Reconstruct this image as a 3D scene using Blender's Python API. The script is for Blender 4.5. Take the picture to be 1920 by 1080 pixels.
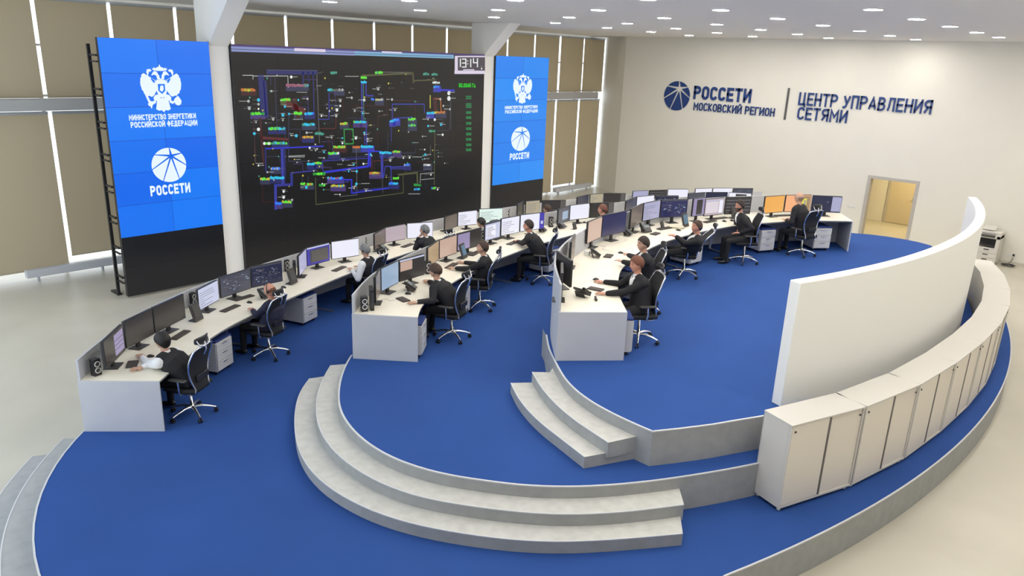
import bpy, math, random
import numpy as np
from mathutils import Vector, Matrix
from mathutils.bvhtree import BVHTree
random.seed(7)
PI = math.pi
S = bpy.context.scene
for o in list(bpy.data.objects): bpy.data.objects.remove(o)
COL = S.collection

# ------------------------------------------------------------------ camera
F_PX, ROLL, PITCH, YAW, CZ = 1396.1, -.0389, .3001, .8427, 5.5
def _cam_axes():
    cr, sr, cp, sp, cy, sy = math.cos(ROLL), math.sin(ROLL), math.cos(PITCH), math.sin(PITCH), math.cos(YAW), math.sin(YAW)
    f = Vector((sy*cp, cy*cp, -sp)); r = Vector((cy, -sy, 0)); d = f.cross(r)
    return cr*r + sr*d, -sr*r + cr*d, f
RX, DN, FW = _cam_axes()
cd = bpy.data.cameras.new('camera'); cam = bpy.data.objects.new('camera', cd); COL.objects.link(cam)
cd.sensor_width = 36; cd.lens = 36*F_PX/1920; cd.clip_end = 200
m = Matrix.Identity(4)
for i in range(3):
    m[i][0] = RX[i]; m[i][1] = -DN[i]; m[i][2] = -FW[i]
m[2][3] = CZ
cam.matrix_world = m
S.camera = cam
def ray(px, py):
    return RX*((px-960)/F_PX) + DN*((py-540)/F_PX) + FW
def at(px, py, z):
    d = ray(px, py); t = (z-CZ)/d.z
    return Vector((d.x*t, d.y*t, z))
def aty(px, py, Y=16.93):
    d = ray(px, py); t = Y/d.y
    return d.x*t, CZ+d.z*t

# ------------------------------------------------------------------ world, light, exposure
w = bpy.data.worlds.new('world'); S.world = w; w.use_nodes = True
bg = w.node_tree.nodes['Background']; bg.inputs[0].default_value = (.86, .93, 1, 1); bg.inputs[1].default_value = 2.2
S.view_settings.view_transform = 'Standard'; S.view_settings.look = 'None'
S.view_settings.exposure = 0; S.view_settings.gamma = 1; S.view_settings.use_curve_mapping = False
def area(name, loc, rot, sx, sy, power, col):
    l = bpy.data.lights.new(name, 'AREA'); l.shape = 'RECTANGLE'; l.size = sx; l.size_y = sy; l.energy = power; l.color = col
    o = bpy.data.objects.new(name, l); COL.objects.link(o); o.location = loc; o.rotation_euler = rot
    return o
area('daylight_left_windows', (-1.2, 12.5, 3.4), (0, -PI/2, 0), 4.6, 12.0, 115, (.50, .72, 1))
area('daylight_window_wall', (.9, 19.7, 3.3), (-PI/2, 0, 0), 4.4, 4.8, 60, (.50, .72, 1))
LAMP_L = 160.0; LAMP_COL = (1, .95, .87)
L1, L2, L3 = .45, .90, 1.36
TOP = .74

# ------------------------------------------------------------------ materials
MAT = {}
def mat(name, col, rough=.5, metal=0, emit=None, es=1, noise=0, nscale=8, bump=0, bscale=60, spec=.5, trans=0, coat=0):
    if name in MAT: return MAT[name]
    m = bpy.data.materials.new(name); m.use_nodes = True; nt = m.node_tree; b = nt.nodes['Principled BSDF']
    b.inputs['Base Color'].default_value = (*col, 1); b.inputs['Roughness'].default_value = rough; b.inputs['Metallic'].default_value = metal
    b.inputs['Specular IOR Level'].default_value = spec
    if coat: b.inputs['Coat Weight'].default_value = coat; b.inputs['Coat Roughness'].default_value = .08
    if emit: b.inputs['Emission Color'].default_value = (*emit, 1); b.inputs['Emission Strength'].default_value = es
    tc = nt.nodes.new('ShaderNodeTexCoord')
    if noise:
        n = nt.nodes.new('ShaderNodeTexNoise'); n.inputs['Scale'].default_value = nscale; n.inputs['Detail'].default_value = 5
        nt.links.new(tc.outputs['Object'], n.inputs['Vector'])
        mr = nt.nodes.new('ShaderNodeMapRange'); mr.inputs['From Min'].default_value = .3; mr.inputs['From Max'].default_value = .7
        mr.inputs['To Min'].default_value = 1-noise; mr.inputs['To Max'].default_value = 1+noise
        nt.links.new(n.outputs[0], mr.inputs['Value'])
        mx = nt.nodes.new('ShaderNodeVectorMath'); mx.operation = 'SCALE'; mx.inputs[0].default_value = col
        nt.links.new(mr.outputs[0], mx.inputs['Scale']); nt.links.new(mx.outputs[0], b.inputs['Base Color'])
    if bump:
        n = nt.nodes.new('ShaderNodeTexNoise'); n.inputs['Scale'].default_value = bscale; n.inputs['Detail'].default_value = 3
        nt.links.new(tc.outputs['Object'], n.inputs['Vector'])
        bp = nt.nodes.new('ShaderNodeBump'); bp.inputs['Strength'].default_value = bump; bp.inputs['Distance'].default_value = .01
        nt.links.new(n.outputs[0], bp.inputs['Height']); nt.links.new(bp.outputs[0], b.inputs['Normal'])
    if trans:
        tr = nt.nodes.new('ShaderNodeBsdfTranslucent'); tr.inputs[0].default_value = (*col, 1)
        ms = nt.nodes.new('ShaderNodeMixShader'); ms.inputs[0].default_value = trans
        out = nt.nodes['Material Output']
        nt.links.new(b.outputs[0], ms.inputs[1]); nt.links.new(tr.outputs[0], ms.inputs[2]); nt.links.new(ms.outputs[0], out.inputs[0])
    MAT[name] = m
    return m
def srgb(r, g, b):
    return tuple(((c/255)/12.92 if c/255 <= .04045 else ((c/255+.055)/1.055)**2.4) for c in (r, g, b))
def glow(name, rgb, s=1.0, rough=.25):
    c = srgb(*rgb)
    return mat(name, (.012, .012, .014), rough, emit=c, es=s)

CARPET = mat('blue_carpet', (.026, .080, .295), .9, noise=.07, nscale=.9, bump=.35, bscale=260, spec=.2)
RISER = mat('grey_linoleum', (.36, .37, .37), .62, noise=.07, nscale=7, spec=.3)
TREAD = mat('lit_mottled_tread', (.56, .56, .53), .6, noise=.08, nscale=9, spec=.3)  # mottled riser linoleum, paler on step tops: overhead light put into the colour
RISER_EDGE = mat('pale_nosing', (.58, .60, .62), .45)
FLOORM = mat('beige_stone_floor', (.545, .515, .43), .34, noise=.06, nscale=.8, spec=.5)
WALLM = mat('warm_white_paint', (.80, .775, .70), .85, noise=.012, nscale=1.5)
WALL2 = mat('arc_wall_white_paint', (.88, .88, .84), .8)
CEIL = mat('ceiling_white', (.88, .855, .82), .9)
PILL = mat('pillar_grey_paint', (.92, .91, .88), .8)
BLIND = mat('roller_blind_fabric', (.62, .545, .40), .9, trans=.30, bump=.1, bscale=300)
ALU = mat('window_aluminium', (.55, .58, .62), .35, .3)
DESKP = mat('desk_panel_grey', (.53, .54, .57), .55, noise=.02, nscale=5)
WOOD = mat('pale_maple_laminate', (.86, .81, .68), .42, noise=.035, nscale=3)
WEDGE = mat('worktop_edge_grey', (.30, .30, .30), .5)
STEEL = mat('brushed_steel', (.55, .56, .58), .3, .9)
CHROME = mat('polished_chrome', (.92, .92, .93), .24, 1)
BLK = mat('black_plastic', (.018, .018, .020), .4)
BLK2 = mat('dark_grey_plastic', (.055, .052, .05), .45)
KEYS = mat('keyboard_keys', (.09, .075, .065), .5)
MESHB = mat('black_mesh_fabric', (.012, .013, .016), .8)
CABM = mat('cabinet_off_white', (.66, .635, .59), .5)
CABD = mat('cabinet_door_beige', (.80, .745, .65), .45)
GAP = mat('dark_gap', (.03, .028, .025), .7)
WHT = mat('white_plastic', (.78, .78, .76), .4)
PEDM = mat('pedestal_grey', (.62, .62, .62), .5)
NAVY = mat('navy_cushion', (.02, .045, .20), .9, bump=.2, bscale=200)
SIGN = mat('sign_blue', (.017, .050, .20), .45)
SIGNG = mat('sign_bar_grey', (.10, .10, .095), .5)
LAMPW = mat('lamp_glow', (.8, .8, .8), .5, emit=LAMP_COL, es=LAMP_L)
RIM = mat('lamp_rim_white', (.8, .8, .79), .4)
GLASSM = mat('window_glass', (.9, .95, 1), .05)
nt = GLASSM.node_tree
_t = nt.nodes.new('ShaderNodeBsdfTransparent'); _g = nt.nodes.new('ShaderNodeBsdfGlossy'); _g.inputs[1].default_value = .03
_m = nt.nodes.new('ShaderNodeMixShader'); _m.inputs[0].default_value = .07
nt.links.new(_t.outputs[0], _m.inputs[1]); nt.links.new(_g.outputs[0], _m.inputs[2]); nt.links.new(_m.outputs[0], nt.nodes['Material Output'].inputs[0])

# ------------------------------------------------------------------ mesh builder
class MB:
    def __init__(s): s.v = []; s.f = []; s.mi = []; s.sm = []
    def add(s, vs, fs, mi=0, sm=False):
        k = len(s.v); s.v += [tuple(p) for p in vs]
        for f in fs: s.f.append(tuple(i+k for i in f)); s.mi.append(mi); s.sm.append(sm)
    def box(s, c, d, R=None, mi=0):
        vs = []
        for x in (-.5, .5):
            for y in (-.5, .5):
                for z in (-.5, .5):
                    p = Vector((x*d[0], y*d[1], z*d[2]))
                    if R is not None: p = R @ p
                    vs.append(p + Vector(c))
        s.add(vs, [(0,1,3,2),(4,6,7,5),(0,4,5,1),(2,3,7,6),(0,2,6,4),(1,5,7,3)], mi)
        return s
    def bb(s, x0, x1, y0, y1, z0, z1, mi=0):
        return s.box(((x0+x1)/2, (y0+y1)/2, (z0+z1)/2), (x1-x0, y1-y0, z1-z0), None, mi)
    def tube(s, pts, r, n=10, mi=0, cap=True):
        pts = [Vector(p) for p in pts]; rs = r if isinstance(r, (list, tuple)) else [r]*len(pts)
        vs = []; fs = []; up = None
        for i, p in enumerate(pts):
            t = (pts[min(i+1, len(pts)-1)] - pts[max(i-1, 0)]).normalized()
            if up is None: up = t.orthogonal().normalized()
            up = (up - t*up.dot(t)).normalized(); sd = t.cross(up)
            for k in range(n):
                a = 2*PI*k/n; vs.append(p + (up*math.cos(a) + sd*math.sin(a))*rs[i])
        for i in range(len(pts)-1):
            for k in range(n):
                k2 = (k+1) % n; fs.append((i*n+k, i*n+k2, (i+1)*n+k2, (i+1)*n+k))
        s.add(vs, fs, mi, True)
        if cap:
            s.add(vs[:n], [tuple(range(n))[::-1]], mi); s.add(vs[-n:], [tuple(range(n))], mi)
        return s
    def caps(s, pts, rs, n=12, mi=0):
        # rounded-end tube
        P = [Vector(p) for p in pts]; R = list(rs)
        t0 = (P[0]-P[1]).normalized(); t1 = (P[-1]-P[-2]).normalized()
        a = [P[0]+t0*R[0]*math.sin(q) for q in (1.45, 1.1, .6)]; ra = [R[0]*math.cos(q) for q in (1.45, 1.1, .6)]
        b = [P[-1]+t1*R[-1]*math.sin(q) for q in (.6, 1.1, 1.45)]; rb = [R[-1]*math.cos(q) for q in (.6, 1.1, 1.45)]
        return s.tube(a+P+b, ra+R+rb, n, mi)
    def prism(s, poly, z0, z1, mt=0, ms=0, mb=None):
        n = len(poly)
        ar = sum(poly[i][0]*poly[(i+1) % n][1]-poly[(i+1) % n][0]*poly[i][1] for i in range(n))
        if ar < 0: poly = poly[::-1]
        vs = [(x, y, z0) for x, y in poly] + [(x, y, z1) for x, y in poly]
        k = len(s.v); s.v += vs
        s.f.append(tuple(k+n+i for i in range(n))); s.mi.append(mt); s.sm.append(False)
        s.f.append(tuple(k+n-1-i for i in range(n))); s.mi.append(mt if mb is None else mb); s.sm.append(False)
        for i in range(n):
            j = (i+1) % n; s.f.append((k+i, k+j, k+n+j, k+n+i)); s.mi.append(ms); s.sm.append(False)
        return s
    def ribbon(s, a, b, z0, z1, mt=0, ms=0, smooth=True, mb=None):
        """solid between two parallel polylines a and b"""
        n = len(a); vs = []
        za = z0 if isinstance(z0, (list, tuple)) else [z0]*n
        for i in range(n): vs += [(*a[i][:2], za[i]), (*a[i][:2], z1), (*b[i][:2], z1), (*b[i][:2], za[i])]
        for i in range(n-1):
            p, q = 4*i, 4*i+4
            s.add([vs[p], vs[q], vs[q+1], vs[p+1]], [(0,1,2,3)], ms, smooth)
            s.add([vs[p+1], vs[q+1], vs[q+2], vs[p+2]], [(0,1,2,3)], mt)
            s.add([vs[p+2], vs[q+2], vs[q+3], vs[p+3]], [(0,1,2,3)], ms, smooth)
            s.add([vs[p+3], vs[q+3], vs[q], vs[p]], [(0,1,2,3)], mt if mb is None else mb)
        s.add(vs[:4], [(0,1,2,3)], ms); s.add(vs[-4:], [(3,2,1,0)], ms)
        return s
    def ell(s, c, r, R=None, mi=0, nu=16, nv=10):
        vs = []; fs = []
        for j in range(nv+1):
            th = PI*j/nv
            for i in range(nu):
                a = 2*PI*i/nu; p = Vector((math.sin(th)*math.cos(a)*r[0], math.sin(th)*math.sin(a)*r[1], math.cos(th)*r[2]))
                if R is not None: p = R @ p
                vs.append(p+Vector(c))
        for j in range(nv):
            for i in range(nu):
                i2 = (i+1) % nu; fs.append((j*nu+i, (j+1)*nu+i, (j+1)*nu+i2, j*nu+i2))
        s.add(vs, fs, mi, True); return s
    def mesh(s, name, mats):
        me = bpy.data.meshes.new(name); me.from_pydata(s.v, [], s.f)
        if not isinstance(mats, (list, tuple)): mats = [mats]
        for q in mats: me.materials.append(q)
        me.polygons.foreach_set('material_index', s.mi); me.polygons.foreach_set('use_smooth', s.sm)
        me.validate(); me.update(); return me
    def obj(s, name, mats, parent=None, weld=False):
        me = s.mesh(name, mats)
        if weld:
            import bmesh
            bm = bmesh.new(); bm.from_mesh(me); bmesh.ops.remove_doubles(bm, verts=bm.verts, dist=1e-5)
            bmesh.ops.recalc_face_normals(bm, faces=bm.faces); bm.to_mesh(me); bm.free(); me.set_sharp_from_angle(angle=.6)
        o = bpy.data.objects.new(name, me); COL.objects.link(o)
        if parent: o.parent = parent
        return o
def bevel(o, w=.006, seg=2):
    b = o.modifiers.new('bevel', 'BEVEL'); b.width = w; b.segments = seg; b.limit_method = 'ANGLE'; b.angle_limit = .7; return o
def tag(o, label, cat, group=None, kind=None):
    o['label'] = label; o['category'] = cat
    if group: o['group'] = group
    if kind: o['kind'] = kind
    return o
def thing(name, label, cat, loc=(0,0,0), rz=0, group=None):
    o = bpy.data.objects.new(name, None); COL.objects.link(o); o.location = loc; o.rotation_euler = (0, 0, rz); o.empty_display_size = .1
    return tag(o, label, cat, group)
def struct(o): o['kind'] = 'structure'; return o
def dup(root, loc, rz, label, group=None):
    r = root.copy(); COL.objects.link(r); r.location = loc; r.rotation_euler = (0, 0, rz); r['label'] = label
    if group: r['group'] = group
    for ch in list(root.children):
        c = ch.copy(); COL.objects.link(c); c.parent = r
        for g in ch.children:
            d = g.copy(); COL.objects.link(d); d.parent = c
    return r
def rot(z=0, x=0, y=0): return Matrix.Rotation(z, 3, 'Z') @ Matrix.Rotation(x, 3, 'X') @ Matrix.Rotation(y, 3, 'Y')
def crom(P, n=8, closed=False):
    P = [np.array(p, float) for p in P]; out = []
    N = len(P); segs = N if closed else N-1
    for i in range(segs):
        if closed: p0, p1, p2, p3 = P[i-1], P[i], P[(i+1) % N], P[(i+2) % N]
        else: p0, p1, p2, p3 = P[max(i-1, 0)], P[i], P[i+1], P[min(i+2, N-1)]
        for k in range(n):
            t = k/n; out.append(tuple(.5*((2*p1)+(-p0+p2)*t+(2*p0-5*p1+4*p2-p3)*t*t+(-p0+3*p1-3*p2+p3)*t**3)))
    if not closed: out.append(tuple(P[-1]))
    return out
def resample(P, n):
    P = np.array(P, float); d = np.r_[0, np.cumsum(np.hypot(*np.diff(P, axis=0).T))]
    t = np.linspace(0, d[-1], n); return [(float(np.interp(q, d, P[:, 0])), float(np.interp(q, d, P[:, 1]))) for q in t]
def smooth_curve(P, n, it=6):
    P = resample(crom(P), n); A = np.array(P)
    for _ in range(it): A[1:-1] = .5*A[1:-1]+.25*(A[:-2]+A[2:])
    return [tuple(p) for p in A]
def offset(P, d):
    A = np.array(P, float); T = np.gradient(A, axis=0); T /= np.hypot(T[:, 0], T[:, 1])[:, None]
    return [tuple(p) for p in A + np.c_[-T[:, 1], T[:, 0]]*d]
def arc(c, r, a0, a1, n):
    return [(c[0]+r*math.cos(a0+(a1-a0)*i/(n-1)), c[1]+r*math.sin(a0+(a1-a0)*i/(n-1))) for i in range(n)]
GLYPH = {}
def _g(ch, w_, *lines): GLYPH[ch] = (w_, lines)
def _a(cx, cy, rx, ry, a0, a1, n=7): return [(cx+rx*math.cos(math.radians(a0+(a1-a0)*i/n)), cy+ry*math.sin(math.radians(a0+(a1-a0)*i/n))) for i in range(n+1)]
_O = _a(.26,.26,.26,.26,180,360)+_a(.26,.74,.26,.26,0,180)+[(0,.26)]
_B = [(0,1),(.26,1)]+_a(.26,.74,.26,.26,90,-90)+[(0,.48)]
_g('О', .52, _O); _g('0', .5, _O); _g('С', .50, _a(.26,.74,.26,.26,10,180)+_a(.26,.26,.26,.26,180,350))
_g('Р', .52, [(0,0),(0,1)], _B); _g('Я', .52, [(.52,0),(.52,1)], [(.52-x, y) for x, y in _B], [(.28,.48),(.02,0)])
_g('Е', .46, [(.46,1),(0,1),(0,0),(.46,0)], [(0,.51),(.40,.51)]); _g('Т', .50, [(0,1),(.50,1)], [(.25,1),(.25,0)])
_g('И', .54, [(0,1),(0,0)], [(0,.06),(.54,.94)], [(.54,1),(.54,0)]); _g('Й', .54, [(0,1),(0,0)], [(0,.06),(.54,.94)], [(.54,1),(.54,0)], [(.15,1.27),(.22,1.19),(.32,1.19),(.39,1.27)])
_g('М', .64, [(0,0),(0,1),(.32,.38),(.64,1),(.64,0)]); _g('К', .50, [(0,0),(0,1)], [(.48,1),(.06,.5),(.50,0)])
_g('В', .52, [(0,0),(0,1),(.25,1)]+_a(.25,.76,.22,.24,90,-90)+[(0,.52)], [(.25,.52)]+_a(.26,.26,.26,.26,90,-90)+[(0,0)])
_g('Г', .42, [(0,0),(0,1),(.42,1)]); _g('Н', .52, [(0,0),(0,1)], [(.52,0),(.52,1)], [(0,.51),(.52,.51)]); _g('П', .52, [(0,0),(0,1),(.52,1),(.52,0)])
_g('Ц', .60, [(0,1),(0,0),(.60,0),(.60,-.18)], [(.50,1),(.50,0)]); _g('ц', .52, [(0,.7),(0,0),(.52,0),(.52,-.16)], [(.42,.7),(.42,0)])
_g('У', .52, [(0,1),(.27,.36)], [(.54,1),(.22,.08),(.14,0),(.02,0)]); _g('А', .58, [(0,0),(.29,1),(.58,0)], [(.10,.28),(.48,.28)])
_g('Л', .56, [(0,0),(.07,.04),(.13,.3),(.16,1),(.56,1),(.56,0)]); _g('Э', .50, [(.50-x, y) for x, y in GLYPH['С'][1][0]], [(.18,.5),(.5,.5)])
_g('Ф', .66, _a(.33,.52,.33,.30,0,360,14), [(.33,1.04),(.33,-.04)]); _g('Д', .62, [(0,-.16),(0,0),(.62,0),(.62,-.16)], [(.12,0),(.18,1),(.52,1),(.52,0)])
_g('5', .48, [(.46,1),(.02,1),(0,.56),(.24,.60)]+_a(.24,.30,.25,.30,80,-170)); _g('6', .5, [(.44,.98),(.12,.62),(.01,.34)]+_a(.26,.27,.25,.27,180,540,12)); _g('.', .10, [(.03,.0),(.07,.0)])
def text_obj(txt, width, height, material, parent, M, extrude=.01, bold=.17, name='lettering'):
    """upright condensed block lettering drawn as joined strokes"""
    strokes = []; x = 0; t = bold; hh = 1-t
    for ch in txt:
        if ch == ' ': x += .42; continue
        w_, L = GLYPH[ch]
        for l in L: strokes.append([(x+t/2+px, t/2+py*hh) for px, py in l])
        x += w_+t+.14
    W_ = x-.14; sx, sy = width/W_, height; b = MB()
    for l in strokes:
        n = len(l); off = []
        for i in range(n):
            d0 = Vector((l[i][0]-l[i-1][0], l[i][1]-l[i-1][1])) if i else None; d1 = Vector((l[i+1][0]-l[i][0], l[i+1][1]-l[i][1])) if i < n-1 else None
            if d0 is not None and d0.length > 1e-6: d0.normalize()
            else: d0 = None
            if d1 is not None and d1.length > 1e-6: d1.normalize()
            else: d1 = None
            if d0 is None and d1 is None: d1 = Vector((1, 0))
            if d0 is None: nn = Vector((-d1.y, d1.x)); k = 1
            elif d1 is None: nn = Vector((-d0.y, d0.x)); k = 1
            else:
                nn = Vector((-d0.y-d1.y, d0.x+d1.x)); nn = nn.normalized() if nn.length > 1e-4 else Vector((-d0.y, d0.x)); k = min(1.6, 1/max(.4, nn.dot(Vector((-d0.y, d0.x)))))
            ex = Vector((0, 0))
            if n == 2 or True:
                if i == 0 and d1 is not None and abs(d1.x*d1.y) < .02 and l[0] != l[-1]: ex = -d1*t/2
                if i == n-1 and d0 is not None and abs(d0.x*d0.y) < .02 and l[0] != l[-1]: ex = d0*t/2
            p = Vector(l[i])+ex; off.append((p+nn*t/2*k, p-nn*t/2*k))
        for i in range(n-1):
            a, c = off[i], off[i+1]; q = [a[0], c[0], c[1], a[1]]
            vs = [M @ Vector((v.x*sx, v.y*sy, z)) for z in (extrude*2, 0) for v in q]
            b.add(vs, [(3,2,1,0),(0,1,5,4),(2,3,7,6),(1,2,6,5),(3,0,4,7)])
    return b.obj(name, material, parent)

# ================================================================== THE ROOM
XR, YW, YC, ZC = 26.86, 19.95, 18.2, 6.48
struct(MB().bb(-1.5, 31, -4, 21, -.2, 0).obj('floor', FLOORM))
struct(MB().bb(-1.5, XR+.3, -4, 20.4, ZC, ZC+.2).obj('ceiling', CEIL))
b = MB()                                                    # right wall with the doorway cut out
D0, D1, DZ = 6.47, 7.88, 2.05
b.bb(XR, XR+.25, -4, D0, 0, ZC); b.bb(XR, XR+.25, D1, YC, 0, ZC); b.bb(XR, XR+.25, D0, D1, DZ, ZC)
struct(b.obj('wall_right', WALLM))
b = MB(); b.add([(XR, YC, 0), (27.9, YW, 0), (27.9, YW, ZC), (XR, YC, ZC)], [(0,1,2,3)])
b.add([(XR+.25, YC, 0), (28.1, YW, 0), (28.1, YW, ZC), (XR+.25, YC, ZC)], [(3,2,1,0)]); struct(b.obj('wall_corner', WALLM))
struct(MB().bb(XR, 28.2, YC-.2, 20.4, ZC, ZC+.2).obj('ceiling_recess', CEIL))
struct(MB().bb(-1.5, 28, -4.2, -4, 0, ZC).obj('wall_front', mat('wall_front_grey', (.74,.73,.70), .8)))
b = MB(); b.bb(-1.7, -1.5, -4, 20, 0, .4); b.bb(-1.7, -1.5, -4, 20, 6.0, ZC); b.bb(-1.7, -1.5, -4, 6.2, .4, 6.0); b.bb(-1.7, -1.5, 18.8, 20, .4, 6)
struct(b.obj('wall_left', WALLM))
struct(MB().bb(XR-.015, XR, -4, D0-.1, 0, .07).obj('baseboard_right', mat('baseboard_paint', (.60,.57,.50), .6)))
struct(MB().bb(XR-.015, XR, D1+.1, YC, 0, .07).obj('baseboard_far', MAT['baseboard_paint']))
# doorway, frame and the lit corridor behind
FR = mat('door_frame_grey', (.50, .47, .43), .5)
b = MB(); b.bb(XR-.02, XR+.27, D0-.1, D0, 0, DZ+.1); b.bb(XR-.02, XR+.27, D1, D1+.1, 0, DZ+.1); b.bb(XR-.02, XR+.27, D0, D1, DZ, DZ+.1)
struct(b.obj('door_1_frame', FR))
b = MB(); CX = 30.6
b.bb(CX, CX+.1, 4.5, 11, 0, 2.9); b.bb(XR+.25, 28.9, 9.3, 9.4, 0, 2.9); b.bb(XR+.25, CX, 4.4, 4.5, 0, 2.9); b.bb(XR+.25, CX, 4.5, 9.3, 2.9, 3.0)
b.bb(28.9, CX, 10.9, 11, 0, 2.9); b.bb(28.9, CX, 9.3, 11, 2.9, 3.0); b.bb(28.8, 28.9, 9.3, 11, 0, 2.9)
struct(b.obj('wall_corridor', WALLM))
dl = thing('corridor_door', 'closed beige door with handle at the back of the lit corridor', 'door', (CX-.04, 7.72, 0))
bevel(MB().bb(-.03, .02, -.48, .48, .01, 2.1).obj('leaf', mat('door_beige', (.60,.52,.37), .5), dl))
b = MB(); b.bb(-.035, .035, -.56, -.48, 0, 2.18); b.bb(-.035, .035, .48, .56, 0, 2.18); b.bb(-.035, .035, -.48, .48, 2.1, 2.18); b.obj('frame', FR, dl)
b = MB(); b.tube([(-.03, -.38, 1.0), (-.09, -.38, 1.0), (-.09, -.26, 1.0)], .011, 8); b.bb(-.045, -.03, -.41, -.35, .9, 1.08); b.obj('handle', STEEL, dl)
l = bpy.data.lights.new('corridor_lamp_light', 'AREA'); l.shape = 'DISK'; l.size = .5; l.energy = 75; l.color = (1, .80, .45)
o = bpy.data.objects.new('corridor_lamp_light', l); COL.objects.link(o); o.location = (29.0, 7.2, 2.85)
sw = thing('light_switch', 'small white switch plate on the wall left of the doorway', 'switch', (XR, 8.35, 1.02))
MB().bb(-.012, 0, -.13, .13, -.04, .04).obj('plate', WHT, sw)
b = MB()
for k in (-1, 0, 1): b.bb(-.018, -.012, k*.08-.03, k*.08+.03, -.03, .03)
b.obj('rocker', WHT, sw)
ws = thing('wall_socket', 'white wall socket with a black plug beside the copier', 'socket', (XR, 3.46, .27))
MB().bb(-.012, 0, -.13, .13, -.04, .04).obj('plate', WHT, ws)
MB().bb(-.05, -.012, -.10, -.05, -.02, .045).obj('plug', BLK, ws)

# window wall: solid behind the video wall, blinds elsewhere, beam at mid height
b = MB(); b.bb(8.3, 20.4, YW+.1, YW+.3, 0, 4.2); b.bb(-1.5, 28.2, YW+.1, YW+.3, 6.4, ZC)
struct(b.obj('wall_back', PILL))
struct(bevel(MB().bb(-1.5, 27.2, YW-.28, YW+.1, 3.93, 4.19).obj('trim_1', mat('beam_grey_paint', (.50,.50,.50), .7)), .01))
b = MB()
xs = [-.38+1.56*k for k in range(19)]
for x in xs: b.bb(x-.03, x+.03, YW+.16, YW+.24, 0 if (x < 8.3 or x > 20.5) else 4.2, 6.4)
for z in (4.22, 5.35): b.bb(-1.5, 28.1, YW+.16, YW+.24, z, z+.05)
struct(b.obj('window_1_frame', ALU))
b = MB(); b.bb(-1.5, 8.3, YW+.19, YW+.2, 0, 4.2); b.bb(20.4, 28.1, YW+.19, YW+.2, 0, 4.2); b.bb(-1.5, 28.1, YW+.19, YW+.2, 4.2, 6.4)
struct(b.obj('window_1', GLASSM))
UP = [(4.35,5.84),(5.93,7.45),(7.54,9.04),(9.13,10.56),(10.65,12.2),(12.29,13.77),(13.86,15.33),(15.42,16.9),(16.99,18.45),(18.54,20.02),(20.11,21.55),(21.64,23.12),(23.21,24.67),(24.80,26.29),(26.37,27.8)]
def blind(x0, x1, z0, z1, label, grp):
    t = thing('roller_blind', label, 'blind', ((x0+x1)/2, YW, z0), 0, grp); wd = (x1-x0)/2
    MB().bb(-wd, wd, -.004, .004, 0, z1-z0).obj('fabric', BLIND, t)
    b = MB(); b.tube([(-wd, 0, z1-z0-.04), (wd, 0, z1-z0-.04)], .035, 10); b.obj('roller', ALU, t)
    MB().bb(-wd, wd, -.012, .012, -.02, .012).obj('bottom_rail', BLIND, t)
places = ['above the left blue screen, far left one', 'above the left edge of the left blue screen', 'above the right part of the left blue screen and the pillar',
  'above the main screen, first after the left pillar', 'above the main screen, second after the left pillar', 'above the main screen, third after the left pillar',
  'above the main screen, fourth after the left pillar', 'above the main screen, fifth after the left pillar', 'beside the right pillar, above the clock',
  'above the right blue screen, partly behind the pillar brace', 'above the right blue screen, middle one', 'above the right end of the right blue screen',
  'right of the right blue screen, upper first', 'right of the right blue screen, upper second', 'nearest the room corner, upper one']
for (x0, x1), p in zip(UP, places): blind(x0, x1, 4.22, 6.42, 'upper roller blind '+p, 'upper roller blinds')
blind(2.9, 4.27, 4.22, 6.42, 'upper roller blind at the left edge of the photo', 'upper roller blinds')
for x0, x1, z0, p in ((2.9, 4.2, .12, 'at the left edge of the photo, beside the broad one'), (4.26, 5.88, .2, 'broad one over the left end of the long radiator'),
        (5.97, 8.25, .42, 'beside the left blue screen, with light showing under it'),
        (20.5, 23.0, .1, 'half behind the right blue screen'), (23.06, 24.6, .1, 'right after the right blue screen'),
        (24.72, 26.15, .35, 'second right of the right blue screen'), (26.28, 27.7, .1, 'nearest the room corner')):
    blind(x0, x1, z0, 3.9, 'lower roller blind '+p, 'lower roller blinds')
b = MB()
for x in (3.7,): pass
def radiator(x0, x1, label):
    t = thing('convector_radiator', label, 'radiator', ((x0+x1)/2, YW-.3, 0)); h = (x1-x0)/2
    bevel(MB().bb(-h, h, -.09, .09, .11, .29).obj('casing', mat('radiator_lilac_white', (.62,.63,.68), .5), t), .01)
    b = MB()
    for k in range(int(h*2/.05)): b.bb(-h+.03+k*.05, -h+.05+k*.05, -.06, .06, .288, .294)
    b.obj('grille', ALU, t)
    for x in (-h+.25, 0, h-.25): MB().bb(x-.02, x+.02, -.05, .05, 0, .11).obj('foot', ALU, t)
radiator(4.85, 8.2, 'long low white radiator under the blinds left of the screens')
radiator(24.5, 27.0, 'low white radiator under the blinds near the room corner')
# portal frames
for i, (x0, x1) in enumerate(((8.44, 8.94), (17.32, 17.82))):
    b = MB(); prof = [(17.02, 0), (17.55, 0), (17.55, ZC), (15.95, ZC), (17.02, 5.5)]
    vs = [(x0, y, z) for y, z in prof]+[(x1, y, z) for y, z in prof]; n = 5
    b.add(vs, [tuple(range(n)), tuple(range(2*n-1, n-1, -1))]+[(k, k+n, (k+1) % n+n, (k+1) % n) for k in range(n)])
    o = struct(bevel(b.obj('pillar', PILL), .012))

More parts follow.
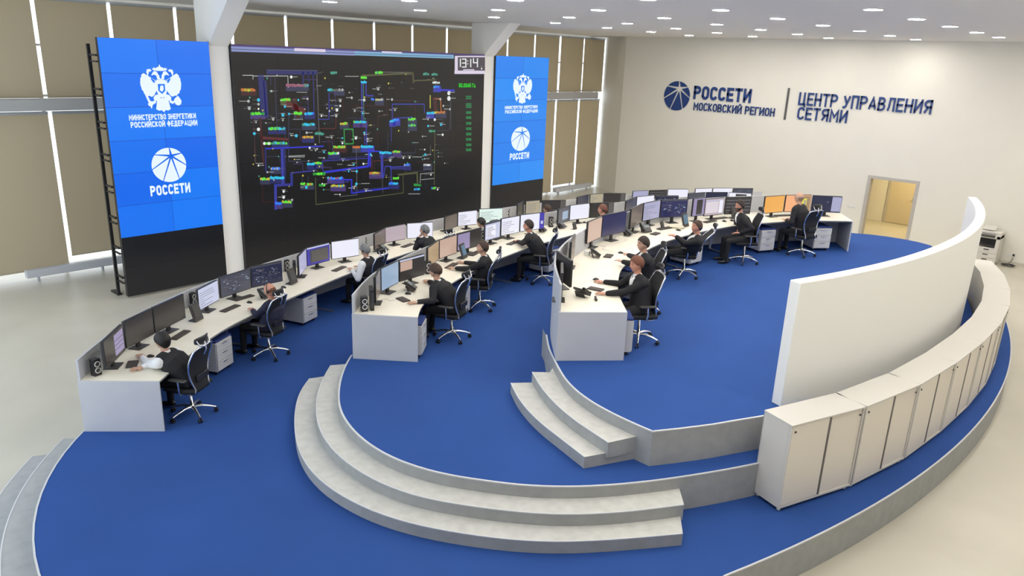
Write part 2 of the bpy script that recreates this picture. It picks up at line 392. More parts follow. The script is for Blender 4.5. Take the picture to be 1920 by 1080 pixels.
# ------------------------------------------------------------------ stepped platform
A1 = arc((6.51, 6.78), 5.018, 2.36, 3.95, 26)                        # left end, from the front desk round to the near side
A2 = arc((13.18, 22.46), 20.98, PI*1.5-.36, PI*1.5+.262, 40)
BR = [(20.4,2.75),(22.0,3.62),(23.2,4.5),(24.1,5.34),(24.7,6.2),(25.05,6.99),(25.15,7.8),(24.95,9.0),(24.6,10.1)]
O1 = [(2.93,10.26),(3.36,10.75),(3.84,11.2),(4.7,11.85),(5.73,12.44),(7.36,12.98),(8.12,13.2),(10.36,13.68),(12.78,13.95),(15.4,13.9),(18.3,13.45),(21.0,12.6),(23.3,11.35),(24.3,10.5)]
I1 = [(3.69,9.54),(4.33,10.11),(4.82,10.52),(5.22,10.8),(5.85,11.1),(6.75,11.45),(7.67,11.8),(8.52,12.1),(9.56,12.4),(11.26,12.75),(13.3,12.95),(15.4,12.85),(17.9,12.45),(20.4,11.65),(22.4,10.6),(23.5,9.75)]
O2 = [(6.45,9.03),(7.0,9.48),(7.64,9.9),(9.2,10.54),(11.0,11.02),(12.8,11.24),(14.4,11.24),(16.7,10.93),(18.8,10.25),(20.3,9.35),(20.85,8.8)]
I2 = [(7.1,8.24),(7.55,8.66),(8.4,9.08),(9.4,9.46),(10.45,9.78),(11.42,9.98),(12.67,10.14),(13.8,10.18),(15.2,10.08),(16.9,9.7),(18.4,9.15),(19.6,8.4),(20.1,7.95)]
O3 = [(7.87,6.12),(8.17,6.42),(8.63,6.86),(9.11,7.22),(9.91,7.66),(10.88,8.03),(11.82,8.28),(13.04,8.5),(14.3,8.55),(15.7,8.38),(17.31,7.72),(18.4,6.95),(19.12,6.19)]
I3 = [(8.61,5.46),(8.82,5.66),(9.04,5.87),(9.35,6.13),(9.98,6.55),(10.5,6.84),(11.36,7.13),(12.43,7.36),(13.35,7.42),(14.4,7.39),(15.61,7.17),(16.62,6.79),(17.55,6.28),(18.31,5.62)]
o1 = smooth_curve(O1, 90); i1 = smooth_curve(I1, 90)
o2 = smooth_curve(O2, 70, 4); i2 = smooth_curve(I2, 70, 4)
o3 = smooth_curve(O3, 60, 3); i3 = smooth_curve(I3, 60, 3)
out1 = A1 + crom(A2[2:] + BR, 3)[:] + offset(o1, .05)[::-1][2:-2]
L2f = [(6.5,9.15),(6.26,8.95),(5.87,8.55),(5.57,8.18),(5.35,7.87),(5.2,7.59),(5.08,7.27),(4.99,6.91),(4.95,6.51),(4.97,6.16),(5.07,5.74),(5.22,5.4),(5.43,5.05),(5.63,4.74),(5.87,4.47),(6.13,4.22),(6.43,3.99),(6.75,3.77),(7.1,3.56),(7.46,3.36),(7.78,3.19),(8.04,3.07)]
L2b = [(8.5,2.9),(9.3,2.63),(10.5,2.33),(11.75,2.17),(13,2.12),(14.05,2.15),(15.15,2.24),(16.4,2.46),(17.5,2.74),(18.65,3.12),(20.5,3.75),(21.9,4.5),(22.7,5.4),(22.8,6.4),(22.4,7.5),(21.4,8.6)]
l2f = smooth_curve(L2f, 60, 4)
out2 = l2f + crom(L2b, 4) + offset(o2, .07)[::-1][1:-1]
L3f = [(8.56,6.88),(8.15,6.49),(7.93,6.23),(7.67,5.91),(7.43,5.59),(7.25,5.25),(7.12,4.86),(7.06,4.48),(7.035,4.21),(7.03,3.965)]
l3f = smooth_curve(L3f, 30, 3)
L3b = [(7.34,3.77),(7.72,3.55),(8.06,3.385),(8.43,3.197)] + [(8.85,3.01)]+arc((13.52,16.9), 14.44, PI*1.5-.295, PI*1.5+.47, 24)[1:] + [(20.75,4.4),(20.95,5.1),(20.8,5.9),(20.3,6.6),(19.5,7.2)]
out3 = l3f + crom(L3b, 2) + offset(o3, .12)[::-1][2:-6]
pl = thing('stepped_platform', 'three-tier curved platform covered in blue carpet with grey risers', 'platform', (13, 7, 0)); pl['kind'] = 'structure'
def sh(P): return [(x-13, y-7) for x, y in P]
for nm, poly, z0, z1 in (('lower_tier', out1, 0, L1), ('middle_tier', out2, L1-.02, L2), ('upper_tier', out3, L2-.02, L3)):
    b = MB().prism(sh(poly), z0, z1, 0, 1); b.obj(nm, [CARPET, RISER], pl)
def nosing(curve, z, name='edge_strip', wdt=.018):
    b = MB(); a = sh(curve); c = sh(offset(curve, wdt)); c2 = sh(offset(curve, -.004))
    b.ribbon(c2, c, z-.012, z+.004, 0, 0); b.obj(name, RISER_EDGE, pl)
nosing(l2f[::-1]+[], L2) if False else None
b = MB(); b.ribbon(sh(offset(l2f+L2b[:6], -.004)), sh(offset(l2f+L2b[:6], .02)), L2-.01, L2+.004); b.obj('edge_strip', RISER_EDGE, pl)
b = MB(); b.ribbon(sh(offset(l3f, -.004)), sh(offset(l3f, .02)), L3-.01, L3+.004); b.obj('edge_strip', RISER_EDGE, pl)
q = [l3f[-1]]+L3b[:5]
b = MB(); b.ribbon(sh(offset(q, -.004)), sh(offset(q, .02)), L3-.01, L3+.004); b.obj('edge_strip', RISER_EDGE, pl)
q = A1+A2[2:]+BR
b = MB(); b.ribbon(sh(offset(q, -.004)), sh(offset(q, .016)), L1-.01, L1+.004); b.obj('edge_strip', RISER_EDGE, pl)
S2b = [(6.22,9.32),(5.87,9.0),(5.49,8.59),(5.19,8.18),(4.94,7.74),(4.75,7.24),(4.66,6.73),(4.655,6.24),(4.72,5.82),(4.87,5.4),(5.03,5.13),(5.21,4.83),(5.42,4.53),(5.68,4.22),(6.0,3.93),(6.36,3.66),(6.83,3.36)]
S2a = [(5.88,9.4),(5.52,9.1),(5.15,8.64),(4.85,8.18),(4.61,7.74),(4.42,7.24),(4.33,6.72),(4.34,6.27),(4.41,5.82),(4.58,5.34),(4.77,4.98),(4.98,4.64),(5.19,4.35),(5.47,4.04),(5.78,3.77),(6.12,3.5),(6.54,3.19)]
S3b = [(7.57,6.3),(7.28,5.89),(7.02,5.42),(6.84,4.97),(6.73,4.56),(6.67,4.33)]
S3a = [(7.32,6.48),(7.05,6.1),(6.84,5.72),(6.68,5.33),(6.57,4.97),(6.42,4.48)]
def step(curve, inner, z0, z1, top=None):
    c = smooth_curve(curve, 48, 4); b = MB().prism(sh(c)+sh(inner[::-1]), z0, z1, 0, 1)
    t = b.obj('step', [top or TREAD, RISER], pl)
    b = MB(); b.ribbon(sh(offset(c, -.003)), sh(offset(c, .012)), z1-.008, z1+.003); b.obj('edge_strip', RISER_EDGE, t)
in2 = offset(smooth_curve(L2f[:18], 40, 4), .06); in2[0] = (6.5, 9.16); in2[-1] = (7.1, 3.58)
step(S2a, in2, L1-.01, L1+.15); step(S2b, in2, L1+.1, L1+.30)
in3 = offset(l3f, .06)[6:-3]; in3[0] = (7.75, 6.12); in3[-1] = (7.12, 4.15)
step(S3a, in3, L2-.01, L2+.153); step(S3b, in3, L2+.1, L2+.307)
i4 = arc((6.51,6.78), 4.9, 2.36, 3.6, 30)
step(arc((6.51,6.78), 5.33, 2.36, 3.6, 24), i4, 0, .30, RISER); step(arc((6.51,6.78), 5.65, 2.40, 3.6, 24), i4, 0, .15, RISER)

# ------------------------------------------------------------------ white curved screen wall and low cabinets
wc = (13.52, 16.9); a0, a1 = PI*1.5-.331, PI*1.5+.341; n = 60
wi, wo = arc(wc, 14.36, a0, a1, n), arc(wc, 14.52, a0, a1, n)
b = MB(); zb = [L3 if p[0] < 9.15 else L2 for p in wi]
b.ribbon([(x-wc[0], y-3) for x, y in wo], [(x-wc[0], y-3) for x, y in wi], zb, 3.02)
aw = thing('curved_partition', 'tall white curved partition standing on the upper tier behind the cabinets', 'partition', (wc[0], 3, 0))
bevel(b.obj('panel', WALL2, aw, weld=True), .012)
CF = [(7.93,2.69),(9.12,2.25),(10.36,1.97),(11.62,1.82),(12.88,1.74),(14.13,1.73),(15.38,1.82),(16.62,2.02),(17.83,2.33),(19.0,2.78)]
def make_cabinet(wd, label, loc, rz):
    t = thing('sliding_door_cabinet', label, 'cabinet', loc, rz, 'row of low storage cabinets'); D = .43; H = 1.15
    b = MB(); b.bb(0, wd, 0, D, .045, .075); b.bb(0, .02, 0, D, .075, H-.02); b.bb(wd-.02, wd, 0, D, .075, H-.02); b.bb(0, wd, .03, .04, .075, H-.02); b.bb(0, wd, D-.015, D, .075, H-.02)
    bevel(b.obj('carcass', CABM, t), .003)
    bevel(MB().bb(-.004, wd+.004, -.006, D, H-.022, H).obj('top', CABM, t), .004)
    h = wd/2
    bevel(MB().bb(.022, h+.02, .004, .016, .08, H-.028).obj('door', CABD, t), .002)
    d = bevel(MB().bb(h+.035, wd-.022, .018, .03, .08, H-.028).obj('door', CABD, t), .002)
    MB().bb(h+.012, h+.040, -.003, .02, .08, H-.028).obj('handle_strip', mat('dark_handle_strip', (.13,.12,.11), .4), t)
    b = MB()
    for x in (.07, wd-.07): b.tube([(x, .004, H-.10), (x, -.006, H-.10)], .013, 12)
    b.obj('lock', BLK2, t)
    for x in (.05, wd-.05):
        for y in (.05, D-.05): MB().tube([(x, y, 0), (x, y, .045)], .022, 10).obj('foot', WHT, t)
    return t
cl = ['nearest low cabinet of the row, at the open end by the steps'] + ['low sliding-door cabinet, %s in the row from the open end' % k for k in ('second','third','fourth','fifth','sixth','seventh','eighth')] + ['far end cabinet of the low row, nearest the copier']
for i in range(9):
    p, q2 = CF[i], CF[i+1]; wd = math.hypot(q2[0]-p[0], q2[1]-p[1])-(.03 if i == 0 else .02); rz = math.atan2(q2[1]-p[1], q2[0]-p[0])
    make_cabinet(wd, cl[i], (p[0], p[1], L1), rz)

# ------------------------------------------------------------------ ceiling lamps
rows = [(13.97, 9.6-2.45*2, 9), (11.75, 9.87-4.9, 9), (9.4, 10.3-4.9, 9), (6.95, 10.68-7.35, 10), (4.4, 11.0-7.35, 9), (1.95, 11.3-7.35, 9), (-.5, 11.6-7.35, 9)]  # last two rows and some left ends are unseen, added for their light
lamp0 = None; grp = 'round ceiling downlights'
ords = ['first','second','third','fourth','fifth','sixth','seventh','eighth','ninth','tenth']
rown = ['row nearest the video wall','second row from the video wall','third row from the video wall','fourth row from the video wall','fifth row from the video wall','unseen sixth row from the video wall','unseen last row over the gallery side']
for r, (y, x0, n) in enumerate(rows):
    for k in range(n):
        x = x0+k*2.47
        if x > 26.3 or (x < 8.2 and y > 9) or x < (3.5 if y < 5 else 5.6): continue
        lab = 'round ceiling downlight, %s from the left in the %s' % (ords[k], rown[r])
        if lamp0 is None:
            lamp0 = thing('ceiling_lamp', lab, 'lamp', (x, y, ZC), 0, grp)
            b = MB(); b.tube([(0,0,0),(0,0,-.02)], [.17,.16], 28); b.obj('rim', RIM, lamp0)
            b = MB(); b.tube([(0,0,-.02),(0,0,-.024)], [.142,.14], 28); b.obj('diffuser', LAMPW, lamp0)
        else: dup(lamp0, (x, y, ZC), 0, lab)

# ================================================================== VIDEO WALLS
YS = 16.93
SB = [glow('screen_blue_a', (2, 112, 240), 1.0, .22), glow('screen_blue_b', (4, 120, 245), 1.0, .22), glow('screen_blue_c', (0, 104, 236), 1.0, .22)]
SBR = [glow('screen_sky_a', (18, 134, 240), 1.0, .22), glow('screen_sky_b', (24, 140, 244), 1.0, .22), glow('screen_sky_c', (14, 128, 238), 1.0, .22)]
SBLK = mat('screen_off_black', (.008, .008, .010), .16, emit=(.004, .004, .0045), es=1)
SDRK = mat('screen_dark', (.006, .006, .006), .2, emit=srgb(30, 30, 30), es=1)
SW = glow('screen_white', (232, 246, 255), 1.0)
SEAM = mat('tile_seam', (.004, .02, .10), .5, emit=(.002,.045,.40), es=1)
def wall_display(label, x0, x1, ztop, ncol, zblue, blues, seed):
    t = thing('video_wall', label, 'video wall', (x0, YS, 0)); wd = x1-x0
    MB().bb(0, wd, .012, .12, .05, ztop).obj('housing', BLK, t)
    r = random.Random(seed); b = MB(); cw = wd/ncol
    if blues:
        nr = 6; ch = (ztop-zblue)/nr
        for i in range(ncol):
            for j in range(nr):
                b.bb(i*cw+.002, (i+1)*cw-.002, 0, .012, zblue+j*ch+.002, zblue+(j+1)*ch-.002, r.randrange(3))
        b.obj('lit_panels', blues, t)
        b = MB(); ch2 = (zblue-.05)/2
        for i in range(ncol):
            for j in range(2): b.bb(i*cw+.001, (i+1)*cw-.001, 0, .012, .05+j*ch2+.001, .05+(j+1)*ch2-.001)
        b.obj('unlit_panels', SBLK, t)
        b = MB()
        for i in range(1, ncol): b.bb(i*cw-.004, i*cw+.004, -.001, .008, zblue, ztop)
        for j in range(1, nr): b.bb(0, wd, -.001, .008, zblue+j*ch-.0045, zblue+j*ch+.0045)
        b.obj('panel_seams', SEAM, t)
    else:
        nr = 8; ch = (ztop-.05)/nr; b = MB()
        for i in range(ncol):
            for j in range(nr): b.bb(i*cw+.0015, (i+1)*cw-.0015, 0, .012, .05+j*ch+.0015, .05+(j+1)*ch-.0015)
        b.obj('display_panels', SDRK if False else mat('screen_dark_lit', (.007,.007,.008), .2, emit=(.0075,.0070,.0070), es=1), t)
    b = MB()
    for x in (([wd-.06] if x0 < 8 else [.06, wd-.06]) if ncol < 4 else [.1, wd*.25, wd*.5, wd*.75, wd-.1]):
        b.bb(x-.03, x+.03, .62, .68, 0, ztop-.12)
        for k in range(8):
            z = .45+k*.68; b.bb(x-.02, x+.02, .12, .64, z, z+.035); b.bb(x-.02, x+.02, .12, .64, z-.1, z-.08)
        b.bb(x-.06, x+.06, .52, .95, 0, .03)
    b.obj('support_frame', BLK, t)
    return t
vl = wall_display('left tall blue video wall with white crest over black unlit lower panels', 6.08, 8.42, 5.58, 2, 1.40, SB, 1)
vm = wall_display('wide dark main video wall showing a coloured electrical grid diagram and clock', 8.945, 17.3, 5.555, 7, 0, None, 2)
vr = wall_display('right tall blue video wall with white crest beside the room corner', 17.82, 20.43, 5.535, 2, 1.42, SBR, 3)
for v in (vl,): 
    b = MB(); b.bb(-.06, .0, .44, .50, 0, 5.45)
    for k in range(8): b.bb(-.04, .0, .12, .46, .45+k*.68, .49+k*.68); b.bb(-.04, .0, .12, .46, .33+k*.68, .36+k*.68)
    b.bb(-.08, .02, .4, .80, 0, .04); b.obj('side_frame', BLK, v)
MXZ = Matrix(((1,0,0,0),(0,0,1,0),(0,1,0,0),(0,0,0,1)))   # text plane XY -> XZ, front facing -Y
def onwall(x, z, y=-.006): return Matrix.Translation((x, y, z)) @ Matrix.Rotation(PI/2, 4, 'X')
def disc_emblem(parent, cx, cz, rx, rz, m, M, th=.006, gap=.028, name='emblem'):
    """ball cut into eight petals by rays that meet at an off-centre hub"""
    hx, hz = .16, .52
    angs = [math.radians(a) for a in (97, 12, -35, -75, -112, -148, 172)]
    angs = sorted(a % (2*PI) for a in angs); b = MB()
    for i in range(len(angs)):
        s0, s1 = angs[i], angs[(i+1) % len(angs)] + (2*PI if i == len(angs)-1 else 0)
        pts = []
        for k in range(13):
            a = s0+(s1-s0)*k/12; dx, dz = math.cos(a), math.sin(a)
            B = hx*dx+hz*dz; Cc = hx*hx+hz*hz-1; t = -B+math.sqrt(B*B-Cc)
            pts.append((hx+dx*t, hz+dz*t))
        g = gap/rx
        mid = (s0+s1)/2; off = g*.5/max(.25, math.sin((s1-s0)/2)); poly = []
        cx0, cz0 = hx+math.cos(mid)*(off+.07), hz+math.sin(mid)*(off+.07)
        poly.append((cx0, cz0))
        n0 = (-math.sin(s0), math.cos(s0)); n1 = (math.sin(s1), -math.cos(s1))
        for j, p in enumerate(pts):
            x, z = p
            if j == 0: x += n0[0]*g/2; z += n0[1]*g/2
            if j == 12: x += n1[0]*g/2; z += n1[1]*g/2
            q = math.hypot(x, z)
            if q > 1: x /= q; z /= q
            poly.append((x, z))
        vs = [M @ Vector((cx+x*rx, cz+z*rz, th)) for x, z in poly]+[M @ Vector((cx+x*rx, cz+z*rz, 0)) for x, z in poly]
        n = len(poly); b.add(vs, [tuple(range(n))]+[(k, k+n, (k+1) % n+n, (k+1) % n) for k in range(n)])
    b.obj(name, m, parent)
def crest(parent, cx, cz, wd, hg, m, m2, M):
    """double-headed eagle with crowns, shield, sceptre and orb"""
    b = MB(); sx, sz = wd/2, hg/2
    def P(pts, mi=0, lift=.004, mirror=True):
        for s in ((1, -1) if mirror else (1,)):
            q = [M @ Vector((cx+s*x*sx, cz+z*sz, lift)) for x, z in pts]; q0 = [M @ Vector((cx+s*x*sx, cz+z*sz, 0)) for x, z in pts]
            n = len(q); b.add(q+q0, [tuple(range(n))]+[(k, k+n, (k+1) % n+n, (k+1) % n) for k in range(n)], mi)
    # wings with feathered outer edge
    P([(.22,.38),(.45,.50),(.80,.70),(.90,.64),(.93,.52),(.97,.50),(.98,.36),(1.0,.32),(.99,.16),(.97,.10),(.95,-.02),(.90,-.05),(.86,-.18),(.79,-.19),(.72,-.28),(.62,-.27),(.52,-.32),(.42,-.28),(.30,-.12),(.22,.0)])
    P([(.60,.56),(.66,.74),(.62,.86),(.46,.88),(.40,.80),(.52,.76),(.56,.70)])
    P([(0,.42),(.16,.44),(.20,.60),(.30,.64),(.44,.60),(.38,.70),(.28,.80),(.16,.76),(.08,.62),(0,.60)])      # heads and necks
    P([(.18,.80),(.34,.84),(.36,.92),(.30,.90),(.26,.96),(.22,.90),(.16,.92)])                              # small crowns
    P([(-.16,.80),(.16,.80),(.18,.93),(.08,.97),(0,1.0),(-.08,.97),(-.18,.93)], mirror=False)                # top crown
    P([(-.03,.99),(.03,.99),(.03,1.06),(-.03,1.06)], mirror=False)
    P([(-.24,.42),(.24,.42),(.24,-.10),(.16,-.30),(0,-.38),(-.16,-.30),(-.24,-.10)], mirror=False)           # body
    P([(-.17,.24),(.17,.24),(.17,-.06),(0,-.20),(-.17,-.06)], 1, .006, False)                                # shield
    P([(-.05,.16),(.08,.18),(.10,.02),(.02,-.10),(-.10,-.04)], 0, .008, False)
    P([(.10,-.20),(.34,-.24),(.44,-.36),(.40,-.50),(.20,-.48),(.10,-.40)])                                   # thighs
    P([(.34,-.46),(.52,-.52),(.64,-.48),(.62,-.56),(.48,-.64),(.34,-.58)])                                   # claws
    P([(-.26,-.38),(.26,-.38),(.36,-.86),(.22,-.93),(.10,-.90),(0,-1.0),(-.10,-.90),(-.22,-.93),(-.36,-.86)], mirror=False)
    P([(-.92,.02),(-.84,.04),(-.52,-.70),(-.58,-.84),(-.66,-.66)], mirror=False)                             # sceptre
    P([(-.74,-.60),(-.46,-.56),(-.48,-.66),(-.70,-.72)], mirror=False)
    P([(.56,-.46),(.66,-.36),(.78,-.28),(.84,-.36),(.94,-.50),(.90,-.66),(.76,-.72),(.62,-.66)], mirror=False)  # orb
    P([(.20,.50),(.28,.52),(.30,.44),(.24,.34)], 1, .006)
    P([(.30,.40),(.46,.50),(.48,.44),(.38,.30),(.30,.28)], 1, .0065)
    P([(-.07,.66),(.07,.66),(.05,.52),(0,.44),(-.05,.52)], 1, .006, False)
    b.obj('crest', [m, m2], parent)
for v, x0, cxc, z in ((vl, 6.08, 7.27, dict(c=(4.55, .44, .485), t1=(3.87, 1.46, .15), t2=(3.67, 1.46, .155), d=(2.91, .385, .38), r=(2.25, .90, .23))),
                   (vr, 17.82, 19.13, dict(c=(4.50, .47, .475), t1=(3.98, 0, 0), t2=(0, 0, 0), d=(2.88, .47, .40), r=(2.20, .98, .22)))):
    c0 = cxc-x0; M = onwall(0, 0, -.003)
    crest(v, c0, z['c'][0], z['c'][1]*2, z['c'][2]*2, SW, SB[1], M)
    zz = (3.91, 3.755, .12, .125) if v is vl else (3.875, 3.735, .105, .11)
    wt = 1.46 if v is vl else 1.64
    text_obj('МИНИСТЕРСТВО ЭНЕРГЕТИКИ', wt, zz[2], SW, v, onwall(c0-wt/2-.02, zz[0], -.004), .002, .21)
    text_obj('РОССИЙСКОЙ ФЕДЕРАЦИИ', wt, zz[3], SW, v, onwall(c0-wt/2, zz[1], -.004), .002, .21)
    disc_emblem(v, c0-.0, z['d'][0], z['d'][1], z['d'][2], SW, M, .006, .022)
    text_obj('РОССЕТИ', z['r'][1], z['r'][2], SW, v, onwall(c0-z['r'][1]/2-.02, z['r'][0], -.004), .002, .23)

# the grid diagram on the main screen (drawn in the screen's own plane)
def q2(cx, cy):
    x, z = aty(420+cx/3.177, 60+cy/3.177, YS); return x-8.945, z
GC = {k: glow('graph_'+k, c, 1.0) for k, c in dict(blue=(54,58,158), dblue=(34,38,98), hblue=(44,50,200), grey=(92,92,92), lgrey=(170,175,172), red=(88,36,34), olive=(78,80,50),
      green=(40,150,60), lime=(96,220,60), cyan=(50,190,225), sky=(50,120,240), white=(225,230,228), yellow=(190,180,60), orange=(190,110,50), teal=(70,150,130), pink=(150,90,110), purple=(70,52,110),
      bar=(128,140,190), bar2=(120,170,205), silver=(215,205,225), clock=(70,62,72), gtext=(20,215,30), gtab=(36,130,74), maroon=(62,26,26), slate=(48,52,78)).items()}
class G:
    def __init__(s): s.b = {}
    def rect(s, x0, y0, x1, y1, c, lift=.0015):
        p = [q2(x0, y0), q2(x1, y0), q2(x1, y1), q2(x0, y1)]
        s.b.setdefault(c, MB()).add([(x, -lift, z) for x, z in p], [(0,1,2,3)])
    def line(s, pts, c, wd=3, lift=.003):
        P = [q2(*p) for p in pts]; h = wd*.0062/2*1.15
        for (xa, za), (xb, zb) in zip(P[:-1], P[1:]):
            d = math.hypot(xb-xa, zb-za) or 1; nx, nz = -(zb-za)/d*h, (xb-xa)/d*h; ex, ez = (xb-xa)/d*h, (zb-za)/d*h
            s.b.setdefault(c, MB()).add([(xa-ex+nx, -lift, za-ez+nz), (xb+ex+nx, -lift, zb+ez+nz), (xb+ex-nx, -lift, zb+ez-nz), (xa-ex-nx, -lift, za-ez-nz)], [(0,1,2,3)])
    def dot(s, x, y, r, c, lift=.0045):
        X, Z = q2(x, y); rr = r*.0062*1.3
        s.b.setdefault(c, MB()).add([(X+rr*math.cos(a*PI/4), -lift, Z+rr*math.sin(a*PI/4)) for a in range(8)], [tuple(range(8))])
    def word(s, x, y, wd, c='grey', h=5):
        r = random.Random(int(x*7+y*13)); k = 0
        while k < wd:
            w_ = r.choice((3, 4, 5)); s.rect(x+k, y, x+k+w_-1.2, y+h*r.uniform(.7, 1), c, .004); k += w_
    def cluster(s, x, y, n, cols, sp=9, body=None, bh=34):
        r = random.Random(int(x*3+y*5))
        if body: s.rect(x-6, y-4, x+n*sp+4, y+bh, body, .002)
        for i in range(n):
            c = r.choice(cols); s.dot(x+i*sp, y+r.uniform(-3, 3), r.uniform(3.2, 5), c); s.rect(x+i*sp-3, y+3, x+i*sp+1, y+9, r.choice(cols), .004)
g = G()
def wrect(x0, x1, z0, z1, c, lift): g.b.setdefault(c, MB()).add([(x0-8.945, -lift, z1), (x1-8.945, -lift, z1), (x1-8.945, -lift, z0), (x0-8.945, -lift, z0)], [(0,1,2,3)])
wrect(8.95, 12.4, 5.39, 5.505, 'bar', .002); wrect(12.4, 15.98, 5.40, 5.505, 'bar2', .002); wrect(8.95, 17.3, 5.505, 5.55, 'purple', .002); wrect(10.6, 11.5, 5.45, 5.52, 'silver', .003); wrect(13.3, 14.0, 5.49, 5.53, 'silver', .003); wrect(8.95, 15.9, 5.44, 5.452, 'slate', .0025)

# wide bundles
for pts, c, wd in [(((262,228),(552,230),(568,660)),'grey',3),(((265,238),(545,240)),'dblue',16),(((112,258),(172,258),(172,280)),'lgrey',2.5),(((172,262),(380,262),(382,330)),'lgrey',2.5),
    (((220,275),(236,480)),'dblue',22),(((243,300),(256,500)),'dblue',12),(((470,240),(470,310)),'dblue',6),(((500,240),(505,300)),'dblue',4),(((530,240),(536,470)),'dblue',5),
    (((302,270),(315,560)),'slate',3),(((175,510),(190,790)),'maroon',3),(((215,520),(235,780)),'maroon',8),(((225,630),(380,640)),'red',9),(((180,600),(186,780)),'grey',2),
    (((385,430),(470,470)),'red',20),(((420,410),(440,500)),'maroon',18),(((245,690),(250,830)),'dblue',6),(((250,695),(590,680)),'hblue',5),(((345,700),(350,900)),'blue',10),(((360,700),(362,860)),'dblue',8),
    (((385,480),(385,770),(510,770)),'slate',3),(((385,740),(480,735)),'lgrey',2.5),(((300,910),(400,905),(398,840),(540,825)),'blue',4),(((310,918),(408,912),(406,848)),'blue',3),(((306,915),(308,1050)),'blue',10),
    (((228,905),(232,1015),(305,1008)),'maroon',2.5),(((545,870),(548,1028),(1068,958),(1066,852)),'olive',3.5),(((600,835),(860,800),(862,700)),'hblue',8),(((585,770),(590,830)),'blue',3),
    (((590,768),(850,752)),'blue',3),(((590,760),(850,740)),'dblue',3),(((872,700),(872,800)),'hblue',5),(((846,560),(850,680)),'blue',5),(((836,600),(838,670)),'blue',3),(((820,300),(822,530)),'blue',6),(((830,300),(832,530)),'teal',2),
    (((845,300),(846,378),(888,380)),'blue',5),(((822,260),(1125,245),(1128,300)),'olive',7),(((1130,290),(1260,285)),'olive',5),(((905,238),(1125,242)),'grey',3),
    (((1002,520),(1002,430),(1192,430),(1194,480)),'blue',4),(((1010,408),(1135,408),(1136,510)),'maroon',3),(((1012,515),(1120,508)),'blue',4),(((915,695),(915,500),(970,495),(970,380)),'maroon',3),
    (((940,720),(942,860)),'blue',12),(((872,708),(930,712)),'hblue',5),(((975,600),(975,700)),'slate',3),(((996,560),(996,650)),'blue',2.5),(((950,870),(960,800),(995,800),(996,890)),'blue',4),(((990,806),(1075,802)),'blue',5),(((990,815),(1075,815)),'blue',3),
    (((605,720),(690,745),(692,755)),'slate',3),(((620,880),(760,880),(760,960),(980,930)),'hblue',5),(((640,900),(742,892)),'blue',3),(((770,945),(980,925)),'dblue',4),(((788,700),(792,970),(690,980)),'grey',2.5),
    (((668,480),(664,575),(560,575)),'red',3),(((624,640),(628,690)),'maroon',3),(((640,600),(655,690)),'maroon',3),(((560,575),(545,570)),'slate',3),(((625,370),(625,520),(560,520)),'blue',3),(((705,400),(712,480)),'maroon',3),
    (((715,580),(768,578),(770,665),(718,668),(715,580)),'green',4),(((775,490),(778,440),(960,440)),'maroon',3),(((1040,850),(1150,838),(1152,900)),'olive',8),(((1168,900),(1170,845),(1250,838)),'lgrey',2.2),(((1176,880),(1250,872)),'lgrey',2.2),
    (((1255,600),(1252,910)),'olive',4),(((1230,675),(1228,740)),'grey',2.5),(((1150,775),(1240,770)),'maroon',2.5),(((1142,690),(1140,720),(1050,722)),'slate',3),(((880,820),(882,770),(985,760)),'red',3),(((895,820),(896,785)),'maroon',3),
    (((1345,400),(1342,585),(1260,590)),'slate',2.5),(((1350,400),(1350,580)),'grey',2),(((1304,470),(1302,610)),'slate',2.5),(((1275,345),(1370,348)),'hblue',7),(((1245,395),(1290,400),(1292,470)),'orange',4),(((1255,405),(1262,470)),'maroon',22),(((1228,380),(1228,450)),'yellow',5),
    (((465,870),(468,905)),'slate',2.5),(((500,860),(502,905)),'slate',2.5),(((1080,830),(1080,850)),'olive',2.5)]: g.line(pts, c, wd)
